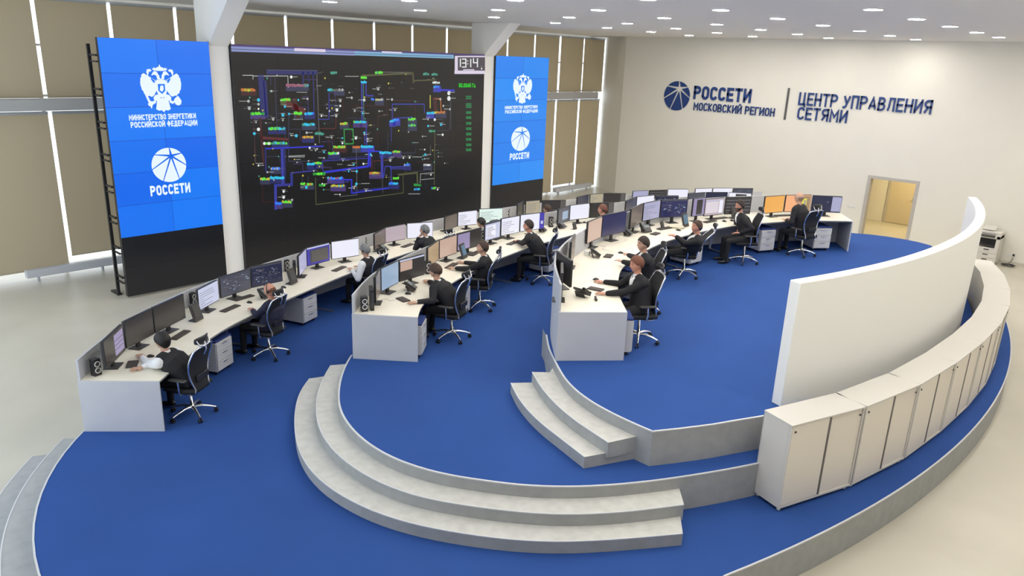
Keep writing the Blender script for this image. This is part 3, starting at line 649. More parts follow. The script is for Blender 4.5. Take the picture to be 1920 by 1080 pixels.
for x, y, n, cols, body in [(108,345,9,('lime','yellow','orange'),'maroon'),(162,485,9,('lime','green'),'purple'),(342,403,6,('lime','yellow'),'olive'),(422,485,5,('lime',),'slate'),(485,485,6,('cyan','sky'),'dblue'),
    (268,575,11,('lime','cyan','teal'),'dblue'),(240,662,5,('lime','white'),None),(290,662,10,('cyan','teal','lime'),'dblue'),(470,550,8,('cyan','teal'),'slate'),(470,625,7,('orange','yellow'),'dblue'),(545,605,6,('teal',),None),
    (620,345,4,('cyan','teal'),None),(660,345,6,('grey','lgrey'),'slate'),(695,545,5,('lime','yellow'),'slate'),(775,535,5,('lime','cyan'),'purple'),(815,535,4,('cyan',),'purple'),(818,272,4,('lime',),None),(818,298,4,('cyan','sky'),None),
    (905,402,5,('yellow','lgrey'),'slate'),(880,400,2,('sky','cyan'),None),(655,685,8,('lime','yellow'),'maroon'),(770,685,5,('orange',),'slate'),(820,682,8,('cyan',),'blue'),(930,718,8,('cyan',),'dblue'),(1008,712,5,('yellow','lime'),'purple'),
    (500,785,5,('cyan',),'dblue'),(540,780,5,('lime','yellow'),'dblue'),(625,722,7,('lime','white','cyan'),'dblue'),(220,875,6,('yellow','lime'),'slate'),(280,868,9,('cyan',),'dblue'),(282,812,6,('lgrey','sky'),'slate'),
    (460,905,8,('lime','red','orange'),'slate'),(620,870,10,('cyan','sky','pink'),'purple'),(640,915,9,('lime','cyan','yellow'),'purple'),(870,840,7,('orange','yellow'),'purple'),(985,902,6,('cyan','sky'),'dblue'),(1010,870,4,('lime',),None),
    (1135,910,5,('lime','green'),None),(1135,935,4,('cyan','sky'),None),(1238,928,3,('lime','sky'),None),(570,912,4,('lime','green'),None),(535,845,8,('green','lime'),None),(1010,525,4,('cyan','sky'),'blue'),(990,530,3,('cyan',),'blue'),
    (1100,520,5,('white','lime','grey'),'slate'),(1100,555,5,('teal','lime'),'slate'),(1212,482,5,('cyan',),'blue'),(1258,478,7,('yellow','orange'),'slate'),(1245,300,5,('lime','white'),None),(1252,325,4,('sky','cyan'),'blue'),
    (1075,790,4,('sky','lgrey'),'dblue'),(1192,790,5,('lgrey','white'),'slate'),(905,242,5,('teal','lime'),None),(640,242,4,('teal',),None),(1225,588,4,('green','teal'),None),(310,1020,4,('sky',),'purple'),(350,1012,6,('lime','yellow'),'slate'),
    (375,318,14,('pink',),'slate'),(480,318,3,('teal','cyan'),None),(1190,250,4,('teal',),None),(1240,252,4,('teal',),None)]: g.cluster(x, y, n, cols, 9, body)
rr = random.Random(5)
for x, y in [(145,412),(150,455),(205,405),(205,430),(205,458),(190,538),(205,580),(180,605),(282,352),(400,268),(442,405),(362,445),(350,495),(387,488),(350,525),(292,520),(497,398),(580,500),(668,500),(672,465),(692,410),(692,440),(760,392),
    (778,470),(835,405),(825,485),(918,340),(1000,402),(1018,465),(1215,520),(1215,560),(1255,522),(1292,552),(1302,612),(1288,400),(1306,440),(1345,360),(1345,395),(400,615),(430,618),(492,600),(640,628),(705,632),(705,662),(785,632),
    (835,600),(855,635),(855,650),(545,705),(510,690),(595,715),(595,750),(708,765),(772,790),(790,830),(788,905),(830,785),(873,730),(990,765),(1068,750),(1105,748),(1195,700),(1198,730),(1195,755),(1232,850),(205,795),(258,835),
    (355,950),(355,985),(405,1000),(690,968),(845,945),(742,830),(490,925),(775,930),(1345,460),(1272,938),(585,905)]:
    g.dot(x, y, rr.uniform(3, 5.5), rr.choice(('white','lgrey','lgrey','cyan','white'))); g.word(x+8 if rr.random() < .5 else x-34, y-3, rr.uniform(16, 34), rr.choice(('grey','lgrey')))
    if rr.random() < .5: g.word(x-12, y-12, 24, 'lgrey', 4)
for x, y, wd_ in [(410,518,60),(432,357,60),(720,262,80),(90,410,60),(190,780,40),(385,742,96),(818,900,50),(1098,962,70),(1120,742,60),(735,792,40)]: g.word(x, y, wd_, 'lgrey')
for k in range(150):
    x, y = rr.uniform(90, 1320), rr.uniform(235, 960)
    if (x > 1060 and y > 820) or x < 100+.1*y: continue
    if rr.random() < .6: g.word(x, y, rr.uniform(12, 30), rr.choice(('grey','grey','slate','lgrey')), 4)
    if rr.random() < .5: g.dot(x-5, y+2, rr.uniform(2.2, 3.6), rr.choice(('lgrey','grey','teal','yellow')))
for k in range(26):
    x, y = rr.uniform(130, 1200), rr.uniform(260, 900); dx, dy = rr.uniform(20, 90), rr.uniform(20, 110); c = rr.choice(('slate','maroon','grey','dblue','purple'))
    g.line(((x, y), (x+dx, y-dx*.03), (x+dx+dy*.05, y+dy)), c, 2)
g.dot(1339, 364, 8, 'white'); g.dot(1339, 396, 9, 'white')
g.rect(1374, 142, 1554, 236, 'clock', .004); g.rect(1372, 230, 1552, 250, 'silver', .006); g.rect(1374, 142, 1554, 150, 'silver', .005); g.rect(1374,150,1392,232,'silver',.0045); g.rect(1424, 222, 1490, 228, 'silver', .006); g.word(1524, 200, 22, 'lgrey', 6); g.dot(1534, 218, 4, 'white', .006)
def seg(x, y, w_, h, on):
    t = 6.5
    R = dict(a=(x, y, x+w_, y+t), b=(x+w_-t, y, x+w_, y+h/2), c=(x+w_-t, y+h/2, x+w_, y+h), d=(x, y+h-t, x+w_, y+h), e=(x, y+h/2, x+t, y+h), f=(x, y, x+t, y+h/2), g=(x, y+h/2-t/2, x+w_, y+h/2+t/2))
    for k in on: g.rect(*R[k], 'white', .007)
seg(1392, 158, 18, 50, 'bc'); seg(1416, 158, 27, 54, 'abcdg'); seg(1452, 160, 20, 50, 'bc'); seg(1482, 156, 30, 54, 'bcfg')
g.dot(1451, 172, 2.6, 'white', .007); g.dot(1451, 190, 2.6, 'white', .007)
for k, y in enumerate([380,392,424,434,444,472,502,536,568,600,632,664,694]):
    for j in range(4): g.rect(1442+j*8, y, 1448+j*8, y+(8 if k < 5 else 16), 'gtab', .003)
    g.rect(1440, y+3, 1474, y+5, 'gtab', .003)
names = sorted(g.b); big = MB(); mats = []
for i, c in enumerate(names):
    mb = g.b[c]; big.add(mb.v, mb.f, i); mats.append(GC[c])
big.obj('grid_diagram', mats, vm)
xa, za = q2(1398, 330); xb, zb = q2(1497, 306)
text_obj('50.0065 Гц', xb-xa, abs(zb-za), GC['gtext'], vm, onwall(xa, za, -.004), .001, .2)

# ================================================================== WALL SIGN
sg = thing('wall_sign', 'large blue lettering and round blue emblem on the white right wall', 'sign', (XR, 12, 4.2))
def onx(y, z, x=-.001):   # text runs towards -Y, upright, facing -X
    return Matrix(((0,0,-1,x),(-1,0,0,y-12),(0,1,0,z-4.2),(0,0,0,1)))
disc_emblem(sg, 0, 0, .575, .56, SIGN, onx(15.61, 4.29), .03, .05)
text_obj('РОССЕТИ', 2.36, .50, SIGN, sg, onx(14.87, 4.22, -.002), .02, .21)
text_obj('МОСКОВСКИЙ РЕГИОН', 3.28, .30, SIGN, sg, onx(14.82, 3.80, -.002), .02, .165)
MB().bb(-.03, 0, -.035, .035, -.55, .55).obj('divider_bar', SIGNG, sg).location = (0, -.86, .08)
text_obj('ЦЕНТР УПРАВЛЕНИЯ', 4.28, .44, SIGN, sg, onx(10.73, 4.27, -.002), .02, .16)
text_obj('СЕТЯМИ', 1.72, .43, SIGN, sg, onx(10.70, 3.78, -.002), .02, .16)

# ================================================================== DESK ROWS
def desk(name, label, out, inn, lvl, ptop, legs):
    cx, cy = out[len(out)//2]; t = thing(name, label, 'desk', (cx, cy, lvl)); h = TOP
    L = lambda P: [(x-cx, y-cy) for x, y in P]
    n = len(out)
    o_ = offset(out, -.03)
    b = MB(); b.ribbon(L(o_), L(inn), h-.028, h, 0, 1, mb=1); bevel(b.obj('worktop', [WOOD, WEDGE], t, weld=True), .003)
    b = MB(); b.ribbon(L(out), L(offset(out, -.03)), 0, ptop-lvl); b.obj('privacy_panel', DESKP, t, weld=True)
    for k, (a, c, s) in enumerate(((out[0], inn[0], -1), (out[-1], inn[-1], 1))):
        d = Vector((c[0]-a[0], c[1]-a[1])); d.normalize(); nn = Vector((-d.y, d.x))*.028
        if k == 0: nn = -nn
        a2 = (a[0]+nn.x, a[1]+nn.y); c2 = (c[0]+nn.x, c[1]+nn.y)
        bevel(MB().prism(L([a, c, c2, a2]), 0, h).obj('end_panel', DESKP, t), .003)
    for k in legs:
        k = int(k*(n-1)); p = Vector(inn[k]); q = Vector(out[k]); d = (q-p).normalized()
        p1 = p+d*.18; p2 = p+d*.78; b = MB(); ang = math.atan2(d.y, d.x)-PI/2; R = rot(ang)
        m_ = (p1+p2)/2; b.box((p2.x-cx, p2.y-cy, h/2), (.06, .03, h-.06), R); b.box((m_.x-cx, m_.y-cy, .02), (.05, .68, .03), R); b.box((m_.x-cx, m_.y-cy, h-.05), (.05, .6, .04), R)
        b.obj('leg', STEEL, t)
    return t
desk('curved_desk', 'long curved light-topped desk row nearest the video wall', o1, i1, L1, 1.48, (.15, .25, .36, .47, .58, .7, .82))
desk('curved_desk', 'curved light-topped desk row on the middle tier', o2, i2, L2, 1.94, (.17, .34, .5, .66, .82))
desk('curved_desk', 'short curved light-topped desk row on the upper tier', o3, i3, L3, 2.50, (.22, .38, .54, .7, .84))
ROW = {1: (i1, L1), 2: (i2, L2), 3: (i3, L3)}
def normal_at(row, x, y):
    P = ROW[row][0]; k = min(range(len(P)), key=lambda i: (P[i][0]-x)**2+(P[i][1]-y)**2); k = max(2, min(len(P)-3, k))
    tx, ty = P[k+2][0]-P[k-2][0], P[k+2][1]-P[k-2][1]; d = math.hypot(tx, ty)
    return Vector((ty/d, -tx/d)), Vector(P[k])      # points towards the user
def pedestal(row, x, y, label, turn=0, cushion=True):
    n, _ = normal_at(row, x, y); rz = math.atan2(n.y, n.x)+PI/2+turn; lvl = ROW[row][1]
    t = thing('drawer_pedestal', label, 'drawer unit', (x, y, lvl), rz, 'wheeled drawer units under the desks')
    bevel(MB().bb(-.21, .21, -.26, .26, .06, .55).obj('body', PEDM, t), .006)
    for k in range(3):
        z = .075+k*.157; d = bevel(MB().bb(-.203, .203, -.278, -.26, z, z+.15).obj('drawer', PEDM, t), .003)
        MB().bb(-.06, .06, -.290, -.278, z+.115, z+.127).obj('pull', STEEL, d)
    if cushion: bevel(MB().bb(-.21, .21, -.27, .26, .552, .585).obj('cushion', NAVY, t), .012)
    for sx in (-.17, .17):
        for sy in (-.2, .2):
            MB().tube([(sx-.012, sy, .028), (sx+.012, sy, .028)], .028, 10).obj('caster', BLK, t)
pedestal(1, 5.12, 11.08, 'wheeled drawer unit under the front desk beside the worker in the black vest', 0)
pedestal(1, 7.42, 12.12, 'wheeled drawer unit under the front desk behind the bald worker', 0)
pedestal(1, 10.2, 12.9, 'wheeled drawer unit under the front desk beyond the white-shirted worker', 0)
pedestal(2, 7.20, 8.62, 'wheeled drawer unit with navy top at the near end of the middle desk', 0)
pedestal(2, 9.02, 9.52, 'wheeled drawer unit between the two nearest middle-row workers')
pedestal(2, 12.6, 10.30, 'wheeled drawer unit behind the chair of the middle-row worker in profile')
pedestal(3, 8.78, 5.80, 'wheeled drawer unit at the near end of the upper desk')
pedestal(3, 11.1, 7.20, 'wheeled drawer unit between the second and third upper-row chairs')
pedestal(3, 14.25, 7.68, 'wheeled drawer unit right of the reclining upper-row worker')
pedestal(3, 16.65, 7.10, 'wheeled drawer unit right of the upright upper-row worker')
pedestal(3, 18.00, 6.28, 'wheeled drawer unit at the far end of the upper desk')

# ================================================================== COPIER AND SMALL THINGS BY THE RIGHT WALL
cp = thing('photocopier', 'white office copier with black paper slot standing by the right wall', 'copier', (26.42, 4.02, 0), -PI/2)
b = MB(); b.bb(-.3, .3, -.3, .3, .04, .52); bevel(b.obj('cabinet', CABM, cp), .01)
b = MB(); b.bb(-.29, .29, -.1, .3, .52, .80); b.bb(-.29, .29, -.3, .3, .80, .84) if False else None; b.obj('cavity_back', BLK, cp)
b = MB(); b.bb(.2, .3, -.3, .3, .52, .9); b.bb(-.3, .3, -.3, .3, .80, .93); bevel(b.obj('scanner_body', CABM, cp), .01)
b = MB(); b.box((-.02, -.16, .60), (.40, .26, .02), rot(0, .25)); b.obj('output_tray', BLK2, cp)
b = MB(); b.bb(-.3, .3, -.22, .3, .935, 1.0); b.box((-.08, .06, 1.07), (.34, .34, .02), rot(0, .22)); bevel(b.obj('document_feeder', CABM, cp), .01)
b = MB(); b.box((-.02, -.31, .90), (.36, .16, .03), rot(0, .4)); b.obj('control_panel', BLK2, cp)
for k in range(3):
    d = MB().bb(-.29, .29, -.312, -.3, .07+k*.15, .205+k*.15).obj('paper_drawer', CABM, cp); MB().bb(-.07, .07, -.325, -.312, .15+k*.15, .175+k*.15).obj('pull', BLK2, d)
for sx in (-.25, .25):
    for sy in (-.25, .25): MB().tube([(sx, sy, 0), (sx, sy, .04)], .025, 8).obj('foot', BLK, cp)
fc = thing('floor_cable', 'coil of grey cable lying on the floor beside the copier', 'cable', (26.45, 3.42, 0))
pts = [(.1*math.cos(a)*(1+.03*a), .13*math.sin(a)*(1+.02*a), .012+.0015*a) for a in [k*.4 for k in range(60)]]+[(.2, .05, .03), (.36, .0, .06), (.37, -.04, .20)]
MB().tube(pts, .008, 6).obj('cord', BLK2, fc)

# ================================================================== MONITORS
MS = dict(
 white=glow('mon_white', (236, 236, 250)), lilac=glow('mon_lilac', (168, 168, 200)), pale=glow('mon_pale_lilac', (196, 200, 226)), dark=mat('mon_dark', (.03,.028,.026), .22, emit=srgb(38,36,36), es=1),
 navy=glow('mon_navy', (30, 34, 62)), dnavy=glow('mon_deep_navy', (36, 38, 84)), brown=glow('mon_brown', (98, 86, 78)), peach=glow('mon_peach', (196, 166, 150)), rose=glow('mon_rose', (186, 170, 178)), amber=glow('mon_amber', (160, 134, 100)),
 orange=glow('mon_orange', (238, 172, 84)), yellow=glow('mon_yellow', (226, 214, 70)), salmon=glow('mon_salmon', (246, 176, 126)), blue=glow('mon_blue_light', (148, 170, 196)), violet=glow('mon_violet', (70, 62, 170)), grey=glow('mon_grey', (92, 88, 84)),
 cream=glow('mon_cream', (176, 166, 140)), mint=glow('mon_mint_white', (226, 244, 236)), slate=glow('mon_slate', (70, 72, 84)), lrose=glow('mon_light_rose', (222, 212, 220)), txt=glow('mon_text_grey', (120, 118, 130)), pnk=glow('mon_lavender', (150, 138, 176)), tblue=glow('mon_text_blue', (90, 110, 170)))
MK = sorted(MS)
def screen(w_, h, style, seed):
    b = MB(); r = random.Random(seed)
    def q(x0, y0, x1, y1, c, lift): b.add([(-w_/2+x0*w_, lift, y0*h), (-w_/2+x0*w_, lift, y1*h), (-w_/2+x1*w_, lift, y1*h), (-w_/2+x1*w_, lift, y0*h)], [(0,1,2,3)], MK.index(c))
    # x runs 0..1 as the user sees it from the right-hand side of the housing; flipped below
    Q = lambda x0, y0, x1, y1, c, l=.0: q(1-x1, y0, 1-x0, y1, c, .0125+l)
    base, extra = style
    Q(0, 0, 1, 1, base)
    if extra == 'doc': Q(0, .93, 1, 1, 'slate', .0004); Q(.08, .1, .7, .84, 'white' if base != 'white' else 'pale', .0004); [Q(.12, .16+k*.09, .3+r.random()*.35, .19+k*.09, 'txt', .0008) for k in range(7)]
    if extra == 'lines': [Q(.05, .1+k*.11, .25+r.random()*.6, .125+k*.11, 'txt', .0006) for k in range(7)]
    if extra == 'map': [Q(x, y, x+.03+r.random()*.05, y+.02+r.random()*.03, r.choice(('txt','grey','slate','blue')), .0006) for x, y in [(r.uniform(.06, .9), r.uniform(.12, .82)) for _ in range(46)]]; Q(0, .93, 1, 1, 'slate', .0004); [Q(.06, y, .4, y+.015, 'txt', .0005) for y in (.45, .7)]
    if extra == 'win': Q(.0, .92, 1, 1, 'pale', .0004); Q(.12, .1, .94, .84, 'slate', .0004); Q(.2, .12, .94, .78, 'grey', .0006)
    if extra == 'lpanel': Q(.5, .1, .97, .9, 'pnk', .0004); [Q(.52, .3+k*.17, .95, .33+k*.17, 'slate', .0006) for k in range(3)]
    if extra == 'rpanel': Q(.78, .0, 1, 1, 'grey', .0004)
    if extra == 'rlilac': Q(.68, .03, 1, .97, 'lilac', .0004); Q(.5, .6, .56, .66, 'txt', .0006)
    if extra == 'table': Q(.04, .14, .72, .82, 'lrose', .0004); Q(.04, .86, .96, .92, 'pale', .0005); Q(.76, .1, .97, .9, 'white', .0004); [Q(.04, .2+k*.1, .72, .206+k*.1, 'rose', .0008) for k in range(6)]
    if extra == 'peachwin': Q(.02, .45, .5, .9, 'peach', .0004); Q(0, .92, 1, 1, 'pale', .0004)
    if extra == 'violet': Q(.8, 0, 1, 1, 'violet', .0004); Q(.86, .3, .96, .5, 'pale', .0006)
    if extra == 'vleft': Q(.0, .05, .5, .95, 'pnk', .0003)
    if extra == 'mid': Q(.35, .2, .85, .75, 'blue', .0004)
    if extra == 'yell': Q(.62, .05, .98, .95, 'amber', .0003); Q(.62, .15, .84, .8, 'yellow', .0005); Q(.72, .2, .82, .7, 'cream', .0007)
    if extra == 'bars': [Q(.02, .2+k*.2, .96, .23+k*.2, 'txt', .0004) for k in range(4)]
    if extra == 'inner': Q(.3, .05, .8, .92, 'dark', .0004)
    return b
def monitor(p0, p1, row, hh, style, label, stand='low', raise_=0):
    lvl = ROW[row][1]+TOP; p0, p1 = Vector(p0), Vector(p1); c = (p0+p1)/2; d = p1-p0; w_ = d.length-.012
    f = Vector((d.y, -d.x)).normalized(); rz = math.atan2(f.y, f.x)-PI/2; zb = .10+raise_
    t = thing('monitor', label, 'monitor', (c.x-f.x*.06, c.y-f.y*.06, lvl), rz, 'desk monitors of row %s' % ('one','two','three')[row-1])
    o = bevel(MB().bb(-w_/2, w_/2, .032, .072, zb, zb+hh).obj('housing', BLK, t), .004)
    s = screen(w_-.016, hh-.024, style, int(c.x*100+c.y)); so = s.obj('screen', [MS[k] for k in MK], t); so.location = (0, .0605, zb+.014)
    b = MB(); b.bb(-.035, .035, .0, .03, .012, zb+hh*.55); b.bb(-.05, .05, .02, .034, zb+hh*.35, zb+hh*.6); b.obj('stand', BLK, t)
    bevel(MB().bb(-.12, .12, -.07, .12, 0, .012).obj('base', BLK2, t), .003)
    return t
MON = [
(1,(3.24,10.14),(3.70,10.68),.40,('dark','lpanel'),'first monitor from the near end of the front desk row, half lilac'),
(1,(3.73,10.72),(4.27,11.05),.41,('dark',None),'dark monitor, left half of the wide pair before the worker in the black vest'),
(1,(4.28,11.06),(4.93,11.43),.41,('dark',None),'dark monitor, right half of the wide pair before the worker in the black vest'),
(1,(5.23,11.60),(5.75,11.93),.37,('pale','lines'),'pale lilac monitor angled at the left of the bald worker'),
(1,(5.81,11.99),(6.50,12.19),.38,('slate','map'),'dark map monitor, left half of the wide pair before the bald worker'),
(1,(6.51,12.20),(7.17,12.22),.40,('navy','map'),'navy map monitor, right half of the wide pair before the bald worker'),
(1,(7.57,12.30),(8.02,12.74),.40,('lilac',None),'plain lilac monitor seen edge-on left of the white-shirted worker'),
(1,(8.06,12.79),(8.68,12.89),.39,('violet','win'),'violet-framed monitor with a dark window before the white-shirted worker'),
(1,(8.74,12.92),(9.39,12.83),.39,('white',None),'bright white monitor before the white-shirted worker'),
(1,(9.92,12.99),(10.48,13.32),.37,('brown',None),'brown angled monitor left of the grey-haired suited worker'),
(1,(10.50,13.35),(11.13,13.37),.37,('rose',None),'pale rose monitor left of the bright one by the grey-haired suited worker'),
(1,(11.16,13.36),(11.76,13.10),.38,('white',None),'bright monitor behind the head of the grey-haired suited worker'),
(1,(12.43,13.42),(13.01,13.58),.36,('brown',None),'brown angled monitor between the grey-haired worker and the dark-haired head'),
(1,(13.03,13.58),(13.62,13.47),.38,('white','lines'),'white monitor left of the dark-haired head in the front row'),
(1,(13.72,13.50),(14.34,13.22),.39,('mint','lines'),'greenish white monitor behind the dark-haired head in the front row'),
(1,(15.10,13.38),(15.62,13.60),.37,('dark',None),'dark angled monitor under the right blue screen, left of the cream one'),
(1,(15.64,13.56),(16.12,13.44),.37,('cream','lines'),'cream monitor under the right blue screen'),
(1,(16.14,13.38),(16.74,12.98),.37,('dark','rpanel'),'black monitor with grey strip behind the barely visible head'),
(1,(17.40,13.09),(18.10,13.19),.36,('navy',None),'dark angled monitor below the corner radiator'),
(1,(18.14,13.17),(18.62,13.03),.36,('cream','lines'),'cream monitor below the corner radiator, left of a black one'),
(1,(18.64,13.02),(19.23,12.61),.36,('dark','rpanel'),'black monitor with grey strip below the room corner'),
(1,(19.80,12.74),(20.36,12.52),.35,('lilac',None),'lilac monitor of the far front row, right after the room corner'),
(1,(20.38,12.50),(20.97,12.20),.35,('dark','bars'),'black monitor of the far front row, between a lilac and a bright one'),
(1,(20.98,12.19),(21.56,11.77),.37,('white',None),'bright white monitor of the far front row, topmost against the wall'),
(1,(21.98,11.76),(22.56,11.46),.35,('white',None),'white monitor of the far front row, third from its far end'),
(1,(22.58,11.45),(23.16,11.04),.35,('white',None),'white monitor of the far front row, second from its far end'),
(1,(23.17,11.02),(23.74,10.58),.35,('slate','map'),'dark purple monitor at the far end of the front row'),
(2,(6.86,8.98),(7.24,9.35),.41,('brown',None),'first monitor of the middle row, brown and seen edge-on'),
(2,(7.26,9.36),(7.81,9.58),.40,('blue',None),'light blue monitor at the near end of the middle row'),
(2,(7.84,9.60),(8.47,9.66),.39,('dark','peachwin'),'dark monitor with peach window before the nearest middle-row worker'),
(2,(8.78,9.93),(9.35,10.26),.39,('amber',None),'amber angled monitor after the first speaker of the middle row'),
(2,(9.38,10.28),(9.96,10.40),.38,('peach',None),'large peach monitor in the middle row'),
(2,(10.02,10.45),(10.80,10.54),.38,('dark','vleft'),'dark monitor with lavender left half behind the desk tablet'),
(2,(11.09,10.73),(11.64,10.80),.39,('pale','doc'),'document monitor in the middle row, left of three bright ones'),
(2,(11.72,10.85),(12.32,10.84),.39,('white','lines'),'bright middle one of three before the headset worker in profile'),
(2,(12.37,10.87),(13.07,10.74),.39,('white','violet'),'bright monitor with violet edge behind the headset worker in profile'),
(2,(13.62,10.78),(14.24,10.92),.38,('slate','mid'),'grey monitor with small pale window, right of the ringed speaker'),
(2,(14.26,10.93),(14.89,10.81),.38,('white',None),'bright white monitor left of the black one in the middle row'),
(2,(14.91,10.80),(15.52,10.50),.38,('dark','rpanel'),'black monitor behind the short-haired head of the middle row'),
(2,(15.98,10.46),(16.68,10.61),.37,('navy',None),'navy angled monitor of the far middle row'),
(2,(16.72,10.62),(17.35,10.47),.37,('white',None),'white monitor of the far middle row, above the two blue-grey ones'),
(2,(17.37,10.44),(17.90,10.04),.36,('navy','map'),'black monitor right of the white one in the far middle row'),
(2,(18.42,10.05),(19.04,9.86),.36,('slate',None),'dark grey monitor, third from the far end of the middle row'),
(2,(19.06,9.85),(19.60,9.46),.36,('navy',None),'black monitor, second from the far end of the middle row'),
(2,(19.61,9.44),(20.00,8.94),.36,('white','inner'),'white monitor with black window at the far end of the middle row'),
(3,(9.58,7.27),(10.14,7.62),.42,('brown',None),'monitor with brown reflection in its screen colour, against the panel of the upper row'),  # brown glow stands in for a reflection on the screen
(3,(10.98,7.98),(11.62,8.12),.42,('peach',None),'peach grey monitor left of the navy one in the upper row'),
(3,(11.66,8.14),(12.46,8.12),.43,('dnavy','vleft' if False else None),'large navy monitor on a square stand in the upper row'),
(3,(12.71,8.18),(13.45,8.38),.42,('brown',None),'brown angled monitor right of the large navy one in the upper row'),
(3,(13.58,8.44),(14.24,8.43),.40,('lilac','lines'),'lilac monitor before the reclining upper-row worker'),
(3,(14.25,8.42),(14.87,8.10),.40,('dnavy','map'),'dark blue map monitor before the reclining upper-row worker'),
(3,(14.95,8.02),(15.36,7.94),.41,('pnk','inner'),'narrow lavender and dark monitor above the reclining worker'),
(3,(15.38,7.95),(15.97,7.78),.40,('rose','table'),'pinkish white table monitor left of the upright suited worker'),
(3,(15.98,7.75),(16.58,7.39),.41,('dark','bars'),'dark striped monitor behind the upright suited worker'),
(3,(16.86,7.20),(17.48,6.98),.41,('orange',None),'orange monitor left of the bald man in the upper row'),
(3,(17.50,6.97),(18.10,6.58),.41,('salmon','yell'),'salmon and yellow monitor behind the bald head'),
(3,(18.12,6.56),(18.58,6.02),.40,('navy','rlilac'),'dark and lilac monitor at the far end of the upper row'),
]
for row, p0, p1, hh, st, lab in MON:
    monitor(p0, p1, row, hh, st, lab, raise_=.035 if row == 3 and 10.9 < p0[0] < 15 else 0)
# two monitors seen from behind at the near end of the upper desk
monitor((8.07,6.24),(8.53,6.61),3,.40,('brown',None),'edge-on black monitor against the white panel at the upper desk end')
monitor((8.66,6.52),(8.97,7.06),3,.42,('navy',None),'dark monitor seen from behind at the near end of the upper desk')

# ================================================================== DESK ITEMS
def place_item(root, row, px, py, turn=0, dz=0):
    lvl = ROW[row][1]+TOP; p = at(px, py, lvl+dz); n, _ = normal_at(row, p.x, p.y)
    root.location = (p.x, p.y, lvl); root.rotation_euler = (0, 0, math.atan2(n.y, n.x)+PI/2+turn)
# keyboard (local -Y = towards the user)
def kb_make(label):
    t = thing('keyboard', label, 'keyboard', (0,0,0), 0, 'dark keyboards on the desks')
    bevel(MB().bb(-.20, .20, -.065, .065, 0, .016).obj('tray', BLK2, t), .004)
    b = MB()
    for r in range(5):
        for c in range(19): b.bb(-.193+c*.0203, -.193+c*.0203+.0165, -.056+r*.0225, -.056+r*.0225+.018, .016, .022)
    b.obj('keys', KEYS, t); return t
KB = [(1,248,684,.35,'keyboard under the hands of the worker in the black vest'),(1,338,629,0,'long keyboard right of the worker in the black vest'),(1,431.7,579,0,'keyboard in front of the pale lilac monitor'),
 (1,456.7,559,-.2,'keyboard left of the bald worker'),(1,635.8,504.7,.1,'keyboard by the hand of the white-shirted worker'),(1,764,461,.1,'keyboard left of the grey-haired suited worker'),(1,838,432,0,'keyboard beyond the grey-haired suited worker'),
 (2,755.8,562.5,.9,'small upright keyboard by the hand of the nearest middle-row worker'),(2,846.7,499,.1,'keyboard under the hands of the second middle-row worker'),(2,890,476,.1,'keyboard behind the head of the second middle-row worker'),(2,961.7,456,.1,'keyboard by the hand of the headset worker in profile'),(2,935,447,.1,'keyboard under the document monitor'),
 (3,1116.7,543,1.1,'keyboard by the near hand of the nearest upper-row worker'),(3,1140.8,480.8,.1,'keyboard before the second upper-row worker'),(3,1228.7,439,.1,'keyboard left of the desk tablet in the upper row'),(3,1245.6,429,-.1,'keyboard behind the hands of the reclining worker'),
 (3,1331,416,.1,'keyboard under the pinkish table monitor'),(3,1351,409.5,.0,'second keyboard under the pinkish table monitor'),(3,1466,404.7,0,'keyboard before the bald man of the upper row')]
k0 = None
for row, px, py, tn, lab in KB:
    if k0 is None: k = k0 = kb_make(lab)
    else: k = dup(k0, (0,0,0), 0, lab)
    place_item(k, row, px, py, tn)
    k.scale = (.6, 1.1, 1) if px in (248, 755.8, 1116.7, 1140.8, 1228.7) else (1, 1, 1)
def ms_make(label):
    t = thing('computer_mouse', label, 'mouse', (0,0,0), 0, 'black mice on the desks')
    b = MB(); b.ell((0,0,.004), (.032,.055,.032), None, 0, 14, 8); b.obj('shell', BLK, t)
    b = MB(); b.tube([(0,-.0,.036),(0,.025,.033)], .005, 6); b.obj('wheel', BLK2, t); return t
m0 = None
for row, px, py, lab in [(1,282.5,669,'mouse between the arms of the worker in the black vest'),(1,468,568,'mouse left of the bald worker'),(1,531.7,539.7,'mouse right of the bald worker'),(2,765,551.7,'mouse before the desk phone of the middle row'),
  (3,1117.5,525,'mouse in the far hand of the nearest upper-row worker'),(3,1164,475,'mouse in the hand of the second upper-row worker'),(3,1271.9,432.5,'mouse before the reclining worker'),(3,1358,415.6,'left one of two mice near the upright worker'),(3,1372.5,414.6,'right one of two mice near the upright worker'),(2,1096,418,'mouse under the far white monitor of the middle row')]:
    if m0 is None: k = m0 = ms_make(lab)
    else: k = dup(m0, (0,0,0), 0, lab)
    place_item(k, row, px, py, .2)
def sp_make(label):
    t = thing('desk_speaker', label, 'speaker', (0,0,0), 0, 'ringed desk speakers')
    bevel(MB().bb(-.05, .05, -.05, .05, 0, .24).obj('enclosure', BLK, t), .006)
    for z in (.08, .17):
        b = MB(); pts = [(.036*math.cos(a), -.053, z+.036*math.sin(a)) for a in [k*2*PI/20 for k in range(21)]]; b.tube(pts, .0055, 6, cap=False); b.obj('ring', WHT, t)
        b = MB(); b.tube([(0,-.05,z),(0,-.054,z)], [.03,.02], 16); b.obj('cone', BLK2, t)
    return t
s0 = None
